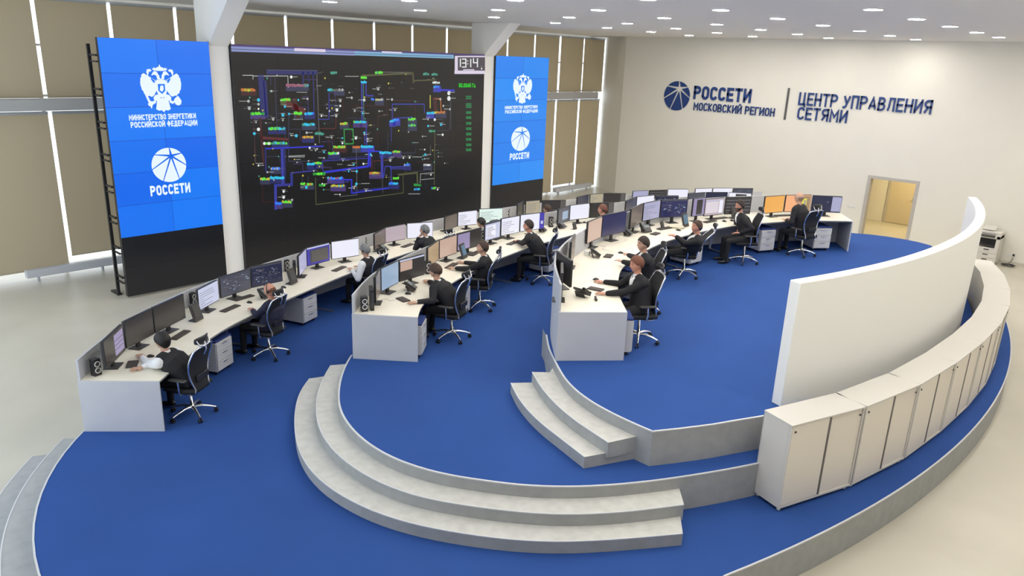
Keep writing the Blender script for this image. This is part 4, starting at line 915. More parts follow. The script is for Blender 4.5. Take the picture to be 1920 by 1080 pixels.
for row, px, py, tn, lab in [(1,181,703,-.5,'ringed speaker at the near end of the front desk'),(1,361,573,0,'black speaker behind the dispatch console of the front desk'),(1,537,508,-.4,'ringed speaker right of the navy map monitor'),(1,685,463,.2,'black speaker behind the white-shirted worker'),(1,951,407,0,'black speaker right of the greenish white monitor'),
  (2,683,583,-1.1,'double-ringed speaker at the near end of the middle desk'),(2,802,513,-.7,'double-ringed speaker beside the head of the nearest middle-row worker'),(2,903,452,-.5,'dark speaker left of the document monitor'),(2,1032.5,425,-.6,'double-ringed speaker right of the violet-edged monitor')]:
    if s0 is None: k = s0 = sp_make(lab)
    else: k = dup(s0, (0,0,0), 0, lab)
    place_item(k, row, px, py, tn)
# desk phone: wedge body, handset on the left, cord
def ph_make(label):
    t = thing('desk_phone', label, 'telephone', (0,0,0), 0, 'dark desk telephones')
    b = MB(); R = rot(0, .62); b.box((0, .02, .085), (.22, .20, .03), R); bevel(b.obj('body', BLK2, t), .006)
    b = MB(); b.box((0, .075, .05), (.16, .012, .10), rot(0, -.5)); b.obj('stand', BLK, t)
    b = MB(); b.tube([(-.085,-.075,.06),(-.085,-.045,.075),(-.085,.02,.12),(-.085,.09,.165),(-.085,.115,.165)], [.024,.017,.014,.017,.024], 10); b.obj('handset', BLK, t)
    b = MB(); b.box((.03, .045, .122), (.12, .075, .004), R); b.obj('display', mat('phone_display', (.16,.20,.22), .3), t)
    b = MB()
    for r in range(4):
        for c in range(4): b.box((-.02+c*.03, -.045+r*.018, .058+r*.0135), (.02, .012, .006), R)
    b.obj('keypad', mat('phone_keys', (.14,.14,.14), .5), t); return t
f0 = None
for row, px, py, tn, lab in [(1,721,472,.3,'phone with curved handset beside the brown monitor of the front row'),(2,773,545,.2,'large desk phone before the nearest middle-row worker'),(2,1018,435,.3,'black phone behind the headset worker in profile'),(2,1054,428,.2,'phone right of the ringed speaker in the middle row'),
  (3,1092,556,.9,'large phone at the near end of the upper desk'),(3,1118,482,.3,'phone before the second upper-row worker'),(3,1178,442,.2,'phone right of the large navy monitor'),(3,1211,436,-.5,'grey phone beside the black handset in the upper row'),(1,500,559,0,'flat phone left of the bald worker')]:
    if f0 is None: k = f0 = ph_make(lab)
    else: k = dup(f0, (0,0,0), 0, lab)
    place_item(k, row, px, py, tn)
# touch console: upright slab leaning back with a lit blue-grey display
def tc_make(label, col):
    t = thing('touch_console', label, 'touch console', (0,0,0), 0, 'upright touch consoles')
    R = rot(0, -.30); b = MB(); b.box((0, 0, .15), (.22, .03, .30), R); bevel(b.obj('body', BLK2, t), .006)
    b = MB(); b.box((0, -.0172, .17), (.17, .002, .2), R); s = b.obj('display', col, t)
    MB().bb(-.08, .08, -.02, .10, 0, .012).obj('foot', BLK, t); return t
tcg = mat('console_face_off', (.075,.072,.068), .35); tcb = mat('console_face_lit', (.05,.09,.12), .3, emit=srgb(70,96,118), es=1)
for row, px, py, tn, col, lab in [(1,369,601,.0,tcg,'tall grey console beside the dark wide monitor of the front row'),(1,548,532,.1,tcg,'tall grey console right of the bald worker'),(2,868,484,.1,tcb,'console with lit blue display before the second middle-row worker'),
  (3,1283,425,.1,tcb,'console with lit blue display before the reclining worker'),(3,1376,410,.1,tcg,'grey console behind the mouse of the upright worker'),(3,1241,428,.1,tcg,'small grey console behind a keyboard in the upper row'),(2,1077,430,.1,tcg,'small grey console on the far middle desk')]:
    k = tc_make(lab, col); place_item(k, row, px, py, tn)
    if '1241' in str(px) or '1077' in str(px): k.scale = (.6, .6, .5)
ts = thing('mini_tower', 'slim black computer tower standing behind the ringed speaker of the middle desk', 'computer', (0,0,0)); bevel(MB().bb(-.03,.03,-.13,.13,0,.34).obj('case', BLK, ts), .005)
MB().bb(-.022,.022,-.133,-.13,.05,.3).obj('front_grille', BLK2, ts); place_item(ts, 2, 697, 578, -1.25)
ts = thing('mini_tower', 'slim black computer tower left of the edge-on lilac monitor', 'computer', (0,0,0)); bevel(MB().bb(-.03,.03,-.13,.13,0,.34).obj('case', BLK, ts), .005)
MB().bb(-.022,.022,-.133,-.13,.05,.3).obj('front_grille', BLK2, ts); place_item(ts, 1, 553, 522, -.9)
hb = thing('handset', 'black cordless handset lying at the near end of the upper desk', 'handset', (0,0,0)); MB().caps([(-.07,0,.02),(0,0,.026),(.07,0,.02)], [.02,.016,.02], 10).obj('shell', BLK, hb); place_item(hb, 3, 1117, 562, 0)
hb = thing('handset', 'dark handset on the desk before the worker in the black vest', 'handset', (0,0,0)); MB().caps([(-.08,0,.016),(0,0,.02),(.08,0,.016)], [.018,.015,.018], 10).obj('shell', BLK2, hb); place_item(hb, 1, 292, 678, .3)
bx = thing('small_box', 'small white box beside the phone of the second upper-row worker', 'box', (0,0,0)); bevel(MB().bb(-.06,.06,-.05,.05,0,.08).obj('carton', WHT, bx), .004); MB().bb(-.03,.03,-.052,-.05,.02,.06).obj('opening', BLK, bx); place_item(bx, 3, 1101, 478, 0)
bx = thing('paper_stack', 'cream papers heaped beside the blue console in the upper row', 'papers', (0,0,0))
b = MB()
for k in range(7): b.box((random.uniform(-.03,.03), random.uniform(-.03,.03), .004+k*.006), (.21, .29, .004), rot(random.uniform(-.4,.4)))
b.obj('sheets', mat('cream_paper', (.74,.70,.55), .7), bx); place_item(bx, 3, 1268, 427, .4)
bx = thing('notepad', 'white notepad on the desk before the bald worker', 'notepad', (0,0,0)); MB().bb(-.1,.1,-.07,.07,0,.01).obj('pages', WHT, bx); place_item(bx, 1, 480, 582, .5)
def cable(row, pts, label):
    lvl = ROW[row][1]+TOP; P = [at(x, y, lvl) for x, y in pts]; c = P[0].copy()
    t = thing('cable', label, 'cable', c); Q = crom([(p.x-c.x, p.y-c.y) for p in P], 6); MB().tube([(x, y, .004) for x, y in Q], .0035, 5).obj('cord', WHT, t)
cable(2, [(714,562),(724,561),(732,564),(740,562)], 'thin pale cable on the middle desk near the light blue monitor')
cable(1, [(580,505),(600,507),(620,505),(650,500)], 'thin pale cable on the front desk under the violet-framed monitor')
cable(3, [(1087,532),(1095,529),(1105,526),(1114,526)], 'mouse cable of the nearest upper-row worker')
cable(3, [(1110,463),(1118,459),(1126,461),(1135,464),(1128,467),(1139,470),(1150,474)], 'tangle of pale cable beside the large navy monitor')

# ================================================================== CHAIRS (local +Y = forward)
def chair_make(label):
    t = thing('office_chair', label, 'chair', (0,0,0), 0, 'black mesh swivel chairs')
    for k in range(5):
        a = k*2*PI/5+.3; c, s = math.cos(a), math.sin(a); b = MB()
        b.tube([(c*.03, s*.03, .125), (c*.12, s*.12, .128), (c*.24, s*.24, .10), (c*.315, s*.315, .075)], [.026, .023, .018, .014], 8)
        g_ = b.obj('base_arm', CHROME, t)
        b = MB(); px, py = c*.315, s*.315
        for q_ in (-.018, .018): b.tube([(px-s*(q_-.008), py+c*(q_-.008), .03), (px-s*(q_+.008), py+c*(q_+.008), .03)], .03, 12)
        b.tube([(px, py, .035), (px, py, .075)], .008, 6); b.obj('caster', BLK, g_)
    b = MB(); b.tube([(0,0,.10),(0,0,.16),(0,0,.16),(0,0,.40)], [.032,.032,.02,.02], 14); b.obj('gas_lift', CHROME, t)
    b = MB(); b.bb(-.09, .09, -.13, .13, .385, .425); bevel(b.obj('mechanism', BLK, t), .01)
    b = MB()
    gx, gy = 10, 10; vs = []
    for top in (0, 1):
        for j in range(gy+1):
            for i in range(gx+1):
                u, v = i/gx*2-1, j/gy*2-1; x = u*.25*(1-.10*v*v); y = v*.235+.03; z = .425+(.06 if top else 0)+(.012*u*u - (.05*max(0, v-.5)**1.5*2) if top else .012*u*u)
                vs.append((x, y, z))
    N = (gx+1)*(gy+1); fs = []
    for j in range(gy):
        for i in range(gx):
            a = j*(gx+1)+i; fs.append((a, a+gx+1, a+gx+2, a+1)); fs.append((N+a, N+a+1, N+a+gx+2, N+a+gx+1))
    rim = [i for i in range(gx+1)]+[j*(gx+1)+gx for j in range(1, gy+1)]+[gy*(gx+1)+i for i in range(gx-1, -1, -1)]+[j*(gx+1) for j in range(gy-1, 0, -1)]
    for k in range(len(rim)): a, c = rim[k], rim[(k+1) % len(rim)]; fs.append((a, c, N+c, N+a))
    b.add(vs, fs, 0, True); o = b.obj('seat', MESHB, t)
    # backrest: mesh sheet stretched in a chrome frame
    def bp(u, v):   # v 0..1 bottom-top
        z = .48+v*.60; wd = .155+.085*math.sin(min(1, v*1.25)*PI/2)-.035*max(0, v-.75)*4
        y = -.19+.05*math.sin(v*PI)-.07*v*v-.025*(1-u*u)
        return (u*wd, y, z)
    b = MB(); nu, nv = 10, 14; vs = [bp(i/nu*2-1, j/nv) for j in range(nv+1) for i in range(nu+1)]; vs2 = [(x, y-.008, z) for x, y, z in vs]
    f1 = [(j*(nu+1)+i, j*(nu+1)+i+1, (j+1)*(nu+1)+i+1, (j+1)*(nu+1)+i) for j in range(nv) for i in range(nu)]; NN = len(vs)
    b.add(vs+vs2, f1+[tuple(NN+k for k in f[::-1]) for f in f1], 0, True); b.obj('backrest', MESHB, t)
    L_ = [bp(-1, j/nv) for j in range(nv+1)]; Rr = [bp(1, j/nv) for j in range(nv, -1, -1)]; tp = [bp(u, 1) for u in (-.6, -.2, .2, .6)]
    tp = [(x, y, z+.02) for x, y, z in tp]
    path = [(-.16, -.02, .40), (-.19, -.14, .41), (-.17, -.20, .45)]+L_+tp+Rr+[(.17, -.20, .45), (.19, -.14, .41), (.16, -.02, .40)]
    path = [(x, y-.006, z) for x, y, z in path]
    b = MB(); b.tube(path, .0135, 8); b.obj('back_frame', CHROME, t)
    b = MB(); b.tube([(0,-.27,.97),(0,-.31,1.05),(0,-.31,1.12),(0,-.29,1.16)], .013, 8); b.tube([(-.11,-.29,1.13),(-.05,-.31,1.11),(.05,-.31,1.11),(.11,-.29,1.13)], .011, 8); b.tube([(-.13,-.26,1.2),(-.11,-.295,1.13)], .011, 8); b.tube([(.13,-.26,1.2),(.11,-.295,1.13)], .011, 8); b.obj('headrest_bracket', CHROME, t)
    b = MB(); vs = []; nn = 10
    for sd in (0, 1):
        for j in range(4):
            for i in range(nn+1):
                u = i/nn*2-1; v = j/3*2-1; vs.append((u*.145, -.275+.045*u*u+(-.022 if sd else .0)*(1-.3*v*v)-.01*v*v, 1.19+v*.055*(1-.35*u**4)))
    M4 = 4*(nn+1); fs = []
    for j in range(3):
        for i in range(nn): a = j*(nn+1)+i; fs.append((a, a+1, a+nn+2, a+nn+1)); fs.append((M4+a, M4+a+nn+1, M4+a+nn+2, M4+a+1))
    rim = list(range(nn+1))+[j*(nn+1)+nn for j in range(1, 4)]+[3*(nn+1)+i for i in range(nn-1, -1, -1)]+[j*(nn+1) for j in (2, 1)]
    for k in range(len(rim)): a, c = rim[k], rim[(k+1) % len(rim)]; fs.append((c, a, M4+a, M4+c))
    b.add(vs, fs, 0, True); b.obj('headrest', BLK, t)
    for s in (-1, 1):
        b = MB(); b.tube([(s*.17,.0,.42),(s*.27,-.02,.43),(s*.285,-.03,.52),(s*.285,-.02,.64)], .014, 8); am = b.obj('armrest', CHROME, t)
        bevel(MB().bb(s*.285-.04, s*.285+.04, -.15, .11, .64, .665).obj('pad', BLK2, am), .012)
    b = MB(); b.bb(-.13, .13, -.235, -.205, .60, .69); bevel(b.obj('lumbar_support', BLK, t), .012)
    return t

# ================================================================== PEOPLE
SK = [mat('skin_light', (.56,.33,.235), .55), mat('skin_ruddy', (.60,.29,.20), .55)]
SUIT = mat('black_suit_cloth', (.014,.014,.017), .85); NAVYC = mat('navy_knit', (.018,.020,.050), .85); SHIRT = mat('white_shirt_cotton', (.80,.81,.83), .7)
TROU = mat('black_trouser_cloth', (.010,.010,.012), .85); SHOE = mat('black_shoe_leather', (.012,.011,.010), .35); TIE = mat('dark_tie_silk', (.02,.022,.03), .5)
EYE = mat('eye_dark', (.05,.035,.03), .3); LIP = mat('lip_tone', (.42,.17,.14), .5)
HAIRM = dict(black=mat('hair_black', (.012,.010,.009), .6), brown=mat('hair_brown', (.060,.032,.020), .65), dark=mat('hair_dark_brown', (.030,.018,.013), .65), grey=mat('hair_grey', (.20,.20,.20), .7), red=mat('hair_red_brown', (.17,.062,.035), .65), fair=mat('hair_thin_fair', (.28,.20,.15), .7))
def loft(b, C, R, lat, mi, n=20):
    vs = []; m = len(C)
    for i in range(m):
        t = (C[min(i+1, m-1)]-C[max(i-1, 0)]).normalized(); dep = lat.cross(t).normalized(); l2 = t.cross(dep).normalized()
        for k in range(n):
            a = 2*PI*k/n; c, s = math.cos(a), math.sin(a)
            c = math.copysign(abs(c)**.85, c); s = math.copysign(abs(s)**.85, s)
            vs.append(C[i]+l2*(c*R[i][0])+dep*(s*R[i][1]))
    fs = [(i*n+k, i*n+(k+1) % n, (i+1)*n+(k+1) % n, (i+1)*n+k) for i in range(m-1) for k in range(n)]
    fs += [tuple(range(n))[::-1], tuple((m-1)*n+k for k in range(n))]
    b.add(vs, fs, mi, True)
def head_pt(x, y, z):
    """unit direction (x right, y forward, z up) -> head surface in metres"""
    w_, d_, h_ = .082, .103, .124
    X, Y, Z = x*w_, y*d_, z*h_
    if z < -.1:
        k = min(1, (-.1-z)/.9); X *= 1-.30*k; Y = Y*(1-.12*k) + (.022*k if y > 0 else .02*k)
    if y > 0:
        Y += .026*math.exp(-((x/.16)**2+((z+.12)/.17)**2)) + .010*math.exp(-((x/.13)**2+((z-.08)/.16)**2))
        Y -= .012*(math.exp(-(((x-.42)/.2)**2+((z-.08)/.14)**2))+math.exp(-(((x+.42)/.2)**2+((z-.08)/.14)**2)))
        Y += .006*math.exp(-((z-.27)/.10)**2)*math.exp(-(x/.6)**2) + .007*math.exp(-((x/.3)**2+((z+.48)/.08)**2)) + .010*math.exp(-((x/.3)**2+((z+.82)/.16)**2))
        Y -= .004*math.exp(-((x/.35)**2+((z+.62)/.07)**2))
    return X, Y, Z
def sphere_dirs(nu, nv):
    D = []
    for j in range(nv+1):
        th = PI*j/nv
        for i in range(nu): a = 2*PI*i/nu; D.append((math.sin(th)*math.cos(a), math.sin(th)*math.sin(a), math.cos(th)))
    return D, [(j*nu+i, (j+1)*nu+i, (j+1)*nu+(i+1) % nu, j*nu+(i+1) % nu) for j in range(nv) for i in range(nu)]
NP = [0]
def person(row, label, hip, head, gaze, gp, hands, hair='dark', bald=False, top=SUIT, sleeve=None, collar=True, headset=False, vox=.0075, skin=0, facing=None, tie=False, longhair=False, legs=(.44, .14), headroll=0):
    lvl = ROW[row][1]; n, e = normal_at(row, *hip)
    f = Vector((-n.x, -n.y, 0)) if facing is None else Vector((math.cos(facing), math.sin(facing), 0))
    r = Vector((f.y, -f.x, 0)); UP = Vector((0,0,1)); O = Vector((hip[0], hip[1], lvl))
    H = Vector((head[0], head[1], lvl+head[2]))-O; b = MB()
    N_ = H-UP*.165-f*.025; Sh = N_-UP*.055-f*.012; P0 = Vector((0,0,.565))
    mid = (P0+Sh)/2-f*.035
    sp = [P0-UP*.06, P0, P0.lerp(mid, .5)-f*.0, mid, mid.lerp(Sh, .55), Sh-UP*.01, N_-UP*.01]
    loft(b, [sp[0]], [(0,0)], r, 1) if False else None
    C = sp; R = [(.18,.14), (.20,.16), (.197,.152), (.208,.153), (.218,.152), (.185,.108), (.076,.072)]
    loft(b, C[:2]+C[2:], R, r, 1)
    b.caps([P0-r*.07-UP*.0, P0+r*.07-UP*.0], [.118,.118], 14, 3)
    # neck, collar, shirt front and tie
    b.caps([N_-UP*.05, N_+UP*.02+f*.006, H-UP*.05-f*.012], [.058,.054,.052], 14, 0)
    if collar:
        b.tube([N_-UP*.035-f*.004, N_+UP*.018+f*.004], [.073,.062], 18, 2, cap=False); b.tube([N_+UP*.018+f*.004, N_-UP*.035-f*.004], [.058,.06], 18, 2, cap=False)
        vs = []; c0 = N_-UP*.02+f*.055; c1 = mid.lerp(Sh, .1)+f*.131
        tt = (c1-c0).normalized(); fr = r.cross(tt).normalized()
        if fr.dot(f) < 0: fr = -fr
        for k in range(9):
            q = k/8; c = c0.lerp(c1, q)+fr*(.045*math.sin(q*PI)+.014); wd = .066*(1-q)+.008
            vs += [c-r*wd-fr*.02, c-r*wd*.6+fr*.004, c+r*wd*.6+fr*.004, c+r*wd-fr*.02]
        b.add(vs, [(4*k+j, 4*k+j+1, 4*k+5+j, 4*k+4+j) for k in range(8) for j in range(3)]+[(0,4,7,3)], 2, True)
        b.tube([c0+fr*.02, c0.lerp(c1, .5)+fr*.040, c1+fr*.012], [.013,.018,.012], 8, 5) if tie else None
    # head
    yaw = math.atan2(gaze[1], gaze[0]); g = Vector((math.cos(yaw)*math.cos(gp), math.sin(yaw)*math.cos(gp), math.sin(gp))); hr = Vector((math.sin(yaw), -math.cos(yaw), 0))
    hu = hr.cross(g).normalized(); 
    if headroll: Q = Matrix.Rotation(headroll, 3, g); hr = Q @ hr; hu = Q @ hu
    T = lambda p: H+hr*p[0]+g*p[1]+hu*p[2]
    D, F = sphere_dirs(36, 26); b.add([T(head_pt(*d)) for d in D], F, 0, True)
    for s in (-1, 1):
        Rm = Matrix((hr, g, hu)).transposed()
        b.ell(T((s*.078, -.006, -.004)), (.010, .020, .032), Rm @ rot(0, .2), 0, 10, 8)
    # arms
    sl = 1 if sleeve is None else 6
    wr = []
    for s, tgt in ((-1, hands[0]), (1, hands[1])):
        S0 = Sh+r*s*.195-UP*.035
        if tgt is None: tgt = (f*.42+r*s*.16)+Vector((0,0,TOP+.035))
        else:
            if len(tgt) == 2: tgt = at(tgt[0], tgt[1], lvl+TOP+.03)-O
            else: tgt = f*tgt[1]+r*tgt[0]+UP*tgt[2]
        W_ = Vector(tgt); v = W_-S0
        hd = Vector((v.x, v.y, 0)).normalized(); W_ = W_-hd*.07; v = W_-S0; d = v.length
        if d > .565: W_ = S0+v*(.565/d); W_.z = max(W_.z, TOP+.03) if tgt[2] > .7 else W_.z; v = W_-S0; d = v.length; NP.append((label[:30], round(d, 2)))
        a_, f_ = .30, .275; x = (a_*a_-f_*f_+d*d)/(2*d); hh = math.sqrt(max(a_*a_-x*x, 1e-4)); u = v/d
        pole = (-UP*1.0+r*s*.55-f*.25); pole = (pole-u*pole.dot(u)).normalized(); E_ = S0+u*x+pole*hh
        if W_.z > TOP and W_.z < TOP+.1 and E_.z < TOP-.02 and (E_-P0).dot(f) > .1: E_.z = TOP+.02
        b.caps([Sh+r*s*.06+UP*.0, Sh+r*s*.13-UP*.008, S0] if sl == 1 else [Sh+r*s*.06, Sh+r*s*.12-UP*.008, Sh+r*s*.14-UP*.015], [.082,.082,.077], 14, 1)
        b.caps([S0, S0.lerp(E_, .5), E_], [.074,.066,.057] if sl == 1 else [.080,.072,.062], 14, 1 if sl == 1 else 2)
        fe = E_.lerp(W_, .93); b.caps([E_, E_.lerp(W_, .35), fe], [.057,.053,.042], 14, 1 if sl == 1 else 2)
        b.caps([E_.lerp(W_, .9), W_], [.034,.031], 12, 2); b.caps([E_.lerp(W_, .96), W_+(W_-E_).normalized()*.01], [.026,.025], 12, 0)
        hdir = (W_-E_).normalized(); hdir = Vector((hdir.x, hdir.y, hdir.z*.3)).normalized(); sd = hdir.cross(UP).normalized(); up = sd.cross(hdir)
        if W_.z > TOP+.15: pass
        Rh = Matrix((sd, hdir, up)).transposed(); pc = W_+hdir*.052
        b.ell(pc, (.041, .052, .017), Rh, 0, 16, 10)
        for k, (ox, ln, an) in enumerate(((-.033,.062,-.20), (-.0115,.078,-.06), (.0115,.074,.06), (.033,.058,.22))):
            if s*1 > 0: pass
            p1 = W_+hdir*.088+sd*ox; dr = (hdir*math.cos(an)+sd*math.sin(an)).normalized()
            p2 = p1+dr*ln*.5+up*.006; p3 = p2+dr*ln*.38-up*.012; p4 = p3+dr*ln*.22-up*.010
            b.caps([p1-dr*.02, p2, p3, p4], [.0098,.0092,.0086,.0076], 8, 0)
        ts_ = -s; p1 = W_+hdir*.025+sd*ts_*.028; p2 = p1+hdir*.028+sd*ts_*.026-up*.003; p3 = p2+hdir*.028+sd*ts_*.008-up*.004
        b.caps([p1, p2, p3], [.013,.011,.009], 8, 0); wr.append(W_)
    # legs
    kf, sp_ = legs
    for s in (-1, 1):
        h0 = P0+r*s*.085-UP*.02; kn = f*kf+r*s*sp_+UP*.50; an = f*(kf+.02)+r*s*(sp_+.01)+UP*.09
        b.caps([h0, h0.lerp(kn, .5), kn], [.098,.085,.064], 14, 3); b.caps([kn, kn.lerp(an, .4), an], [.062,.058,.045], 14, 3)
        b.caps([an-UP*.035-f*.03, an-UP*.045+f*.06, an-UP*.055+f*.15], [.042,.038,.028], 12, 4)
    mats = [SK[skin], top, SHIRT, TROU, SHOE, TIE]
    src = b.mesh('body_source', mats); tmp = bpy.data.objects.new('tmp', src); COL.objects.link(tmp)
    md = tmp.modifiers.new('r', 'REMESH'); md.mode = 'VOXEL'; md.voxel_size = vox; md.use_smooth_shade = True
    sm = tmp.modifiers.new('s', 'SMOOTH'); sm.factor = .5; sm.iterations = 2
    dg = bpy.context.evaluated_depsgraph_get(); me = bpy.data.meshes.new_from_object(tmp.evaluated_get(dg)); bpy.data.objects.remove(tmp)
    me.materials.clear(); [me.materials.append(q) for q in mats]
    bv = BVHTree.FromPolygons([Vector(v) for v in b.v], b.f); nf = len(me.polygons); cen = np.zeros(nf*3); me.polygons.foreach_get('center', cen); cen = cen.reshape(-1, 3)
    mi = [b.mi[bv.find_nearest(Vector(c))[2]] for c in cen]
    me.polygons.foreach_set('material_index', mi); me.polygons.foreach_set('use_smooth', [True]*nf); me.update()
    me.name = 'person'
    o = bpy.data.objects.new('person', me); COL.objects.link(o); o.location = O; tag(o, label, 'person')
    # hair
    D, F = sphere_dirs(40, 28); hb = MB(); thick = .0 ; vs = []; keep = []
    for x, y, z in D:
        if bald: lim = -.30+.75*max(y+.2, 0); v_ = min(z-lim, .22-z+.15*max(-y, 0)); th = .007
        elif longhair: lim = -.95+1.5*max(y+.1, 0)**.8 if y > -.1 else -.95; v_ = z-lim; th = .016
        else: lim = (-.70+.58*(y+1)**1.7) if y < 0 else (-.12+.75*y**1.6); v_ = z-lim; th = .018
        k = max(0, min(1, v_/.16)); k = k*k*(3-2*k); X, Y, Z = head_pt(x, y, z); q = math.sqrt(X*X+Y*Y+Z*Z); sc = 1+(k*th-.003)/q + (.0015/q)*math.sin(x*31+y*17)*math.sin(z*23+x*9)*k
        vs.append(T((X*sc, Y*sc, Z*sc))); keep.append(v_ > -.03)
    hb.add(vs, [q for q in F if all(keep[i] for i in q)], 0, True)
    for s in (-1, 1): hb.tube([T((s*.016,.098,.036)), T((s*.032,.095,.041)), T((s*.048,.084,.036))], .004, 6)
    hb.obj('hair', HAIRM[hair], o)
    eb = MB()
    for s in (-1, 1): eb.ell(T((s*.032, .0865, .012)), (.012,.006,.006), Matrix((hr, g, hu)).transposed(), 0, 10, 8)
    eb.obj('eyes', EYE, o)
    eb = MB(); eb.ell(T((0, .098, -.060)), (.021,.006,.006), Matrix((hr, g, hu)).transposed(), 0, 12, 6); eb.obj('lips', LIP, o)
    if headset:
        hs = MB(); pts = [T((.089*math.cos(a), -.008, .012+.122*math.sin(a))) for a in [k*PI/14 for k in range(15)]]; hs.tube(pts, .0065, 6)
        s_ = -1
        for s_ in (-1, 1): hs.ell(T((s_*.088,-.008,-.002)), (.013,.026,.030), Matrix((hr, g, hu)).transposed(), 0, 12, 8)
        hs.tube([T((-.092,0,-.02)), T((-.085,.05,-.055)), T((-.05,.10,-.068))], .003, 5); hs.obj('headset', BLK, o)
    return o, f
chair0 = None
def seat(row, x, y, f, label, rec=0):
    global chair0
    lvl = ROW[row][1]; rz = math.atan2(f[1], f[0])-PI/2
    if chair0 is None: chair0 = chair_make(label); chair0.location = (x, y, lvl); chair0.rotation_euler = (0,0,rz); return chair0
    c = dup(chair0, (x, y, lvl), rz, label)
    if rec:
        for ch in c.children:
            if ch.name.split('.')[0] in ('backrest','back_frame','headrest','headrest_bracket','lumbar_support'):
                ch.data = ch.data.copy()
                for v in ch.data.vertices:
                    if v.co.z > .45: q = Vector((v.co.x, v.co.y+.12, v.co.z-.45)); q.rotate(Matrix.Rotation(rec, 3, 'X')); v.co = (q.x, q.y-.12, q.z+.45)
    return c
img_left = (-.75, .66)
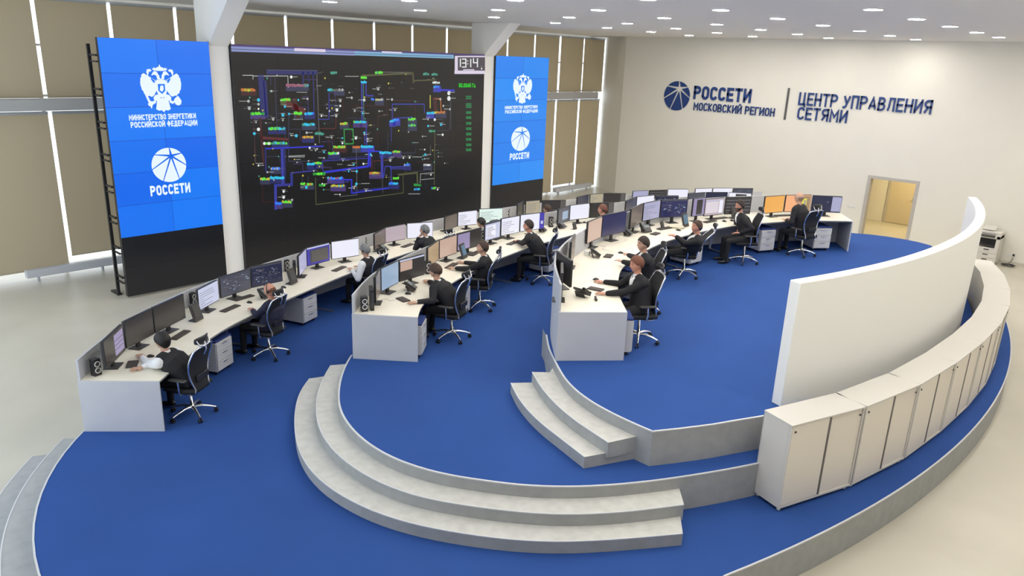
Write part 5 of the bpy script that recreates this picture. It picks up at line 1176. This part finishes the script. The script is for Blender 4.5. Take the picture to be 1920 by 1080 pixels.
PEOPLE = [
 dict(row=1, label='black-haired person in white shirt and black vest typing at the front desk end', hip=(4.17,9.72), head=(3.96,9.98,1.12), gaze=(-.6,.8), gp=-.45, hands=[(262,667),(258,690)], hair='black', longhair=True, top=SUIT, sleeve=1, ch=(4.17,9.74), facing=2.1, cf=2.1, cl='chrome-framed chair of the worker in the black vest'),
 dict(row=1, label='bald person in a navy top with headset sitting at the front desk', hip=(6.12,10.93), head=(6.16,10.92,1.17), gaze=(-.45,.9), gp=-.35, hands=[(470,580),(492,584)], hair='red', bald=True, top=NAVYC, collar=False, headset=True, skin=1, ch=(6.10,10.96), facing=1.95, cf=2.0, cl='chair of the bald worker in navy'),
 dict(row=1, label='white-shirted person typing, head hidden by the headrest', hip=(9.06,12.00), head=(8.98,12.06,1.18), gaze=(-.3,1), gp=-.35, hands=[(655,506),(672,500)], hair='grey', top=SUIT, sleeve=1, headset=True, ch=(9.10,12.02), facing=1.95, cf=1.9, cl='chair with bright headrest behind the white-shirted front-row worker'),
 dict(row=1, label='grey-haired person in a black suit with headset before the bright front-row monitor', hip=(11.2,12.48), head=(11.06,12.60,1.20), gaze=(-.55,.85), gp=-.1, hands=[(-.12,.34,1.02),None], hair='grey', headset=True, ch=(11.45,12.50), cl='chair beside the grey-haired suited worker in the front row'),
 dict(row=1, label='person with dark hair seen between the middle-row monitors, head low', hip=(13.02,12.58), head=(13.04,12.73,1.09), gaze=(-.5,.9), gp=-.3, hands=[None,None], hair='black', headset=True, vox=.011, ch=(13.02,12.55), cl='chair hidden behind the middle-row monitors, left one'),
 dict(row=1, label='person of whom only brown hair shows, under the right blue screen', hip=(15.25,12.50), head=(15.3,12.48,1.20), gaze=(-.4,.9), gp=-.2, hands=[None,None], hair='brown', vox=.011, ch=(15.2,12.45), cl='chair hidden behind the middle-row monitors, right one'),
 dict(row=2, label='person in a black suit with headset leaning over the near end of the middle desk', hip=(8.19,8.58), head=(8.02,8.86,1.17), gaze=(-.5,.85), gp=-.4, hands=[(777,568),(800,526)], hair='brown', headset=True, ch=(8.17,8.62), facing=2.05, cf=1.95, cl='chair behind the nearest middle-row worker'),
 dict(row=2, label='brown-haired person in a black suit sitting back, second in the middle row', hip=(9.70,9.42), head=(9.66,9.38,1.20), gaze=(-.85,.5), gp=.15, hands=[(844,503),(866,491)], hair='brown', headset=True, ch=(9.67,9.44), facing=2.2, cf=2.15, rec=.12, cl='chair of the second middle-row worker'),
 dict(row=2, label='person in a black suit with headset sitting upright in profile, third in the middle row', hip=(11.86,9.76), head=(11.71,10.04,1.22), gaze=(-.8,.6), gp=-.05, hands=[(966,452),None], hair='dark', headset=True, skin=1, ch=(11.90,9.78), facing=2.05, cf=2.0, cl='chair of the headset worker in profile in the middle row'),
 dict(row=2, label='short-haired person in a black suit with headset before the black middle-row monitor', hip=(14.62,9.88), head=(14.51,10.13,1.21), gaze=(-.6,.8), gp=-.05, hands=[None,None], hair='red', headset=True, skin=1, vox=.009, ch=(14.88,9.86), cl='chair beside the short-haired worker of the far middle row'),
 dict(row=3, label='red-haired person in black suit and tie, nearest in the upper row', hip=(9.40,5.74), head=(9.40,5.86,1.22), gaze=(-.85,.5), gp=-.2, hands=[(1127,550),(1126,527)], hair='red', skin=1, tie=True, ch=(9.42,5.74), facing=2.55, cf=2.45, cl='chair of the nearest upper-row worker'),
 dict(row=3, label='dark-haired young person in a black suit and white shirt, second in the upper row', hip=(10.72,6.48), head=(10.60,6.52,1.22), gaze=(-.9,.45), gp=-.08, hands=[(1143,489),(1165,476)], hair='dark', ch=(10.74,6.50), facing=2.35, cf=2.3, cl='chair of the second upper-row worker'),
 dict(row=3, label='reclining brown-haired person in a black suit with crossed hands, third in the upper row', hip=(13.24,7.12), head=(13.02,6.84,1.12), gaze=(-.9,.45), gp=.1, hands=[(-.10,.30,.86),(-.05,.32,.84)], hair='brown', headset=True, skin=1, facing=2.2, ch=(13.26,7.16), cf=2.15, rec=.38, cl='chair of the reclining upper-row worker'),
 dict(row=3, label='bearded person in a black suit sitting upright in profile before dark monitors', hip=(15.30,6.82), head=(15.32,7.08,1.23), gaze=(-.9,.4), gp=-.1, hands=[(-.12,.22,.68),(.20,.10,.66)], hair='dark', headset=True, skin=1, facing=2.35, ch=(15.31,6.84), cf=2.3, cl='chair of the upright suited worker in the upper row'),
 dict(row=3, label='bald person in a black suit seen from behind at the upper row end', hip=(17.02,6.26), head=(17.03,6.46,1.31), gaze=(.1,1), gp=-.05, hands=[None,None], hair='fair', bald=True, collar=False, facing=1.45, ch=(17.02,6.24), cf=1.25, cl='chair with see-through mesh behind the bald person in the upper row'),
]
for P in PEOPLE:
    ch, cl_ = P.pop('ch'), P.pop('cl'); cf = P.pop('cf', None); rec = P.pop('rec', 0)
    o, f = person(**P)
    if cf: f = (math.cos(cf), math.sin(cf))
    seat(P['row'], ch[0], ch[1], f, cl_, rec)
    if P['label'].startswith('bearded'):
        H = Vector((P['head'][0], P['head'][1], ROW[3][1]+P['head'][2])); yaw = math.atan2(P['gaze'][1], P['gaze'][0]); g = Vector((math.cos(yaw), math.sin(yaw), -.1)).normalized(); hr = Vector((math.sin(yaw), -math.cos(yaw), 0)); hu = hr.cross(g)
        D, F = sphere_dirs(30, 22); vs = []; kp = []
        for x, y, z in D:
            v_ = min(-.28-z+.2*max(0, abs(x)-.5), y+.25); X, Y, Z = head_pt(x, y, z); q = math.sqrt(X*X+Y*Y+Z*Z); sc = 1+(.008*max(0, min(1, v_/.15))-.001)/q
            vs.append(H+hr*X*sc+g*Y*sc+hu*Z*sc-o.location); kp.append(v_ > -.02 and not (abs(x) < .3 and -.56 < z < -.42 and y > .5))
        bb_ = MB(); bb_.add(vs, [q for q in F if all(kp[i] for i in q)], 0, True); bb_.obj('beard', HAIRM['dark'], o)
seat(2, 16.9, 9.35, (.3, 1), 'empty chair of the far middle row, behind the lilac upper-row monitor')
seat(1, 20.9, 11.3, (.4, 1), 'empty chair of the far front row beside the topmost bright monitor')
for q in NP[1:]: print('REACH', q)
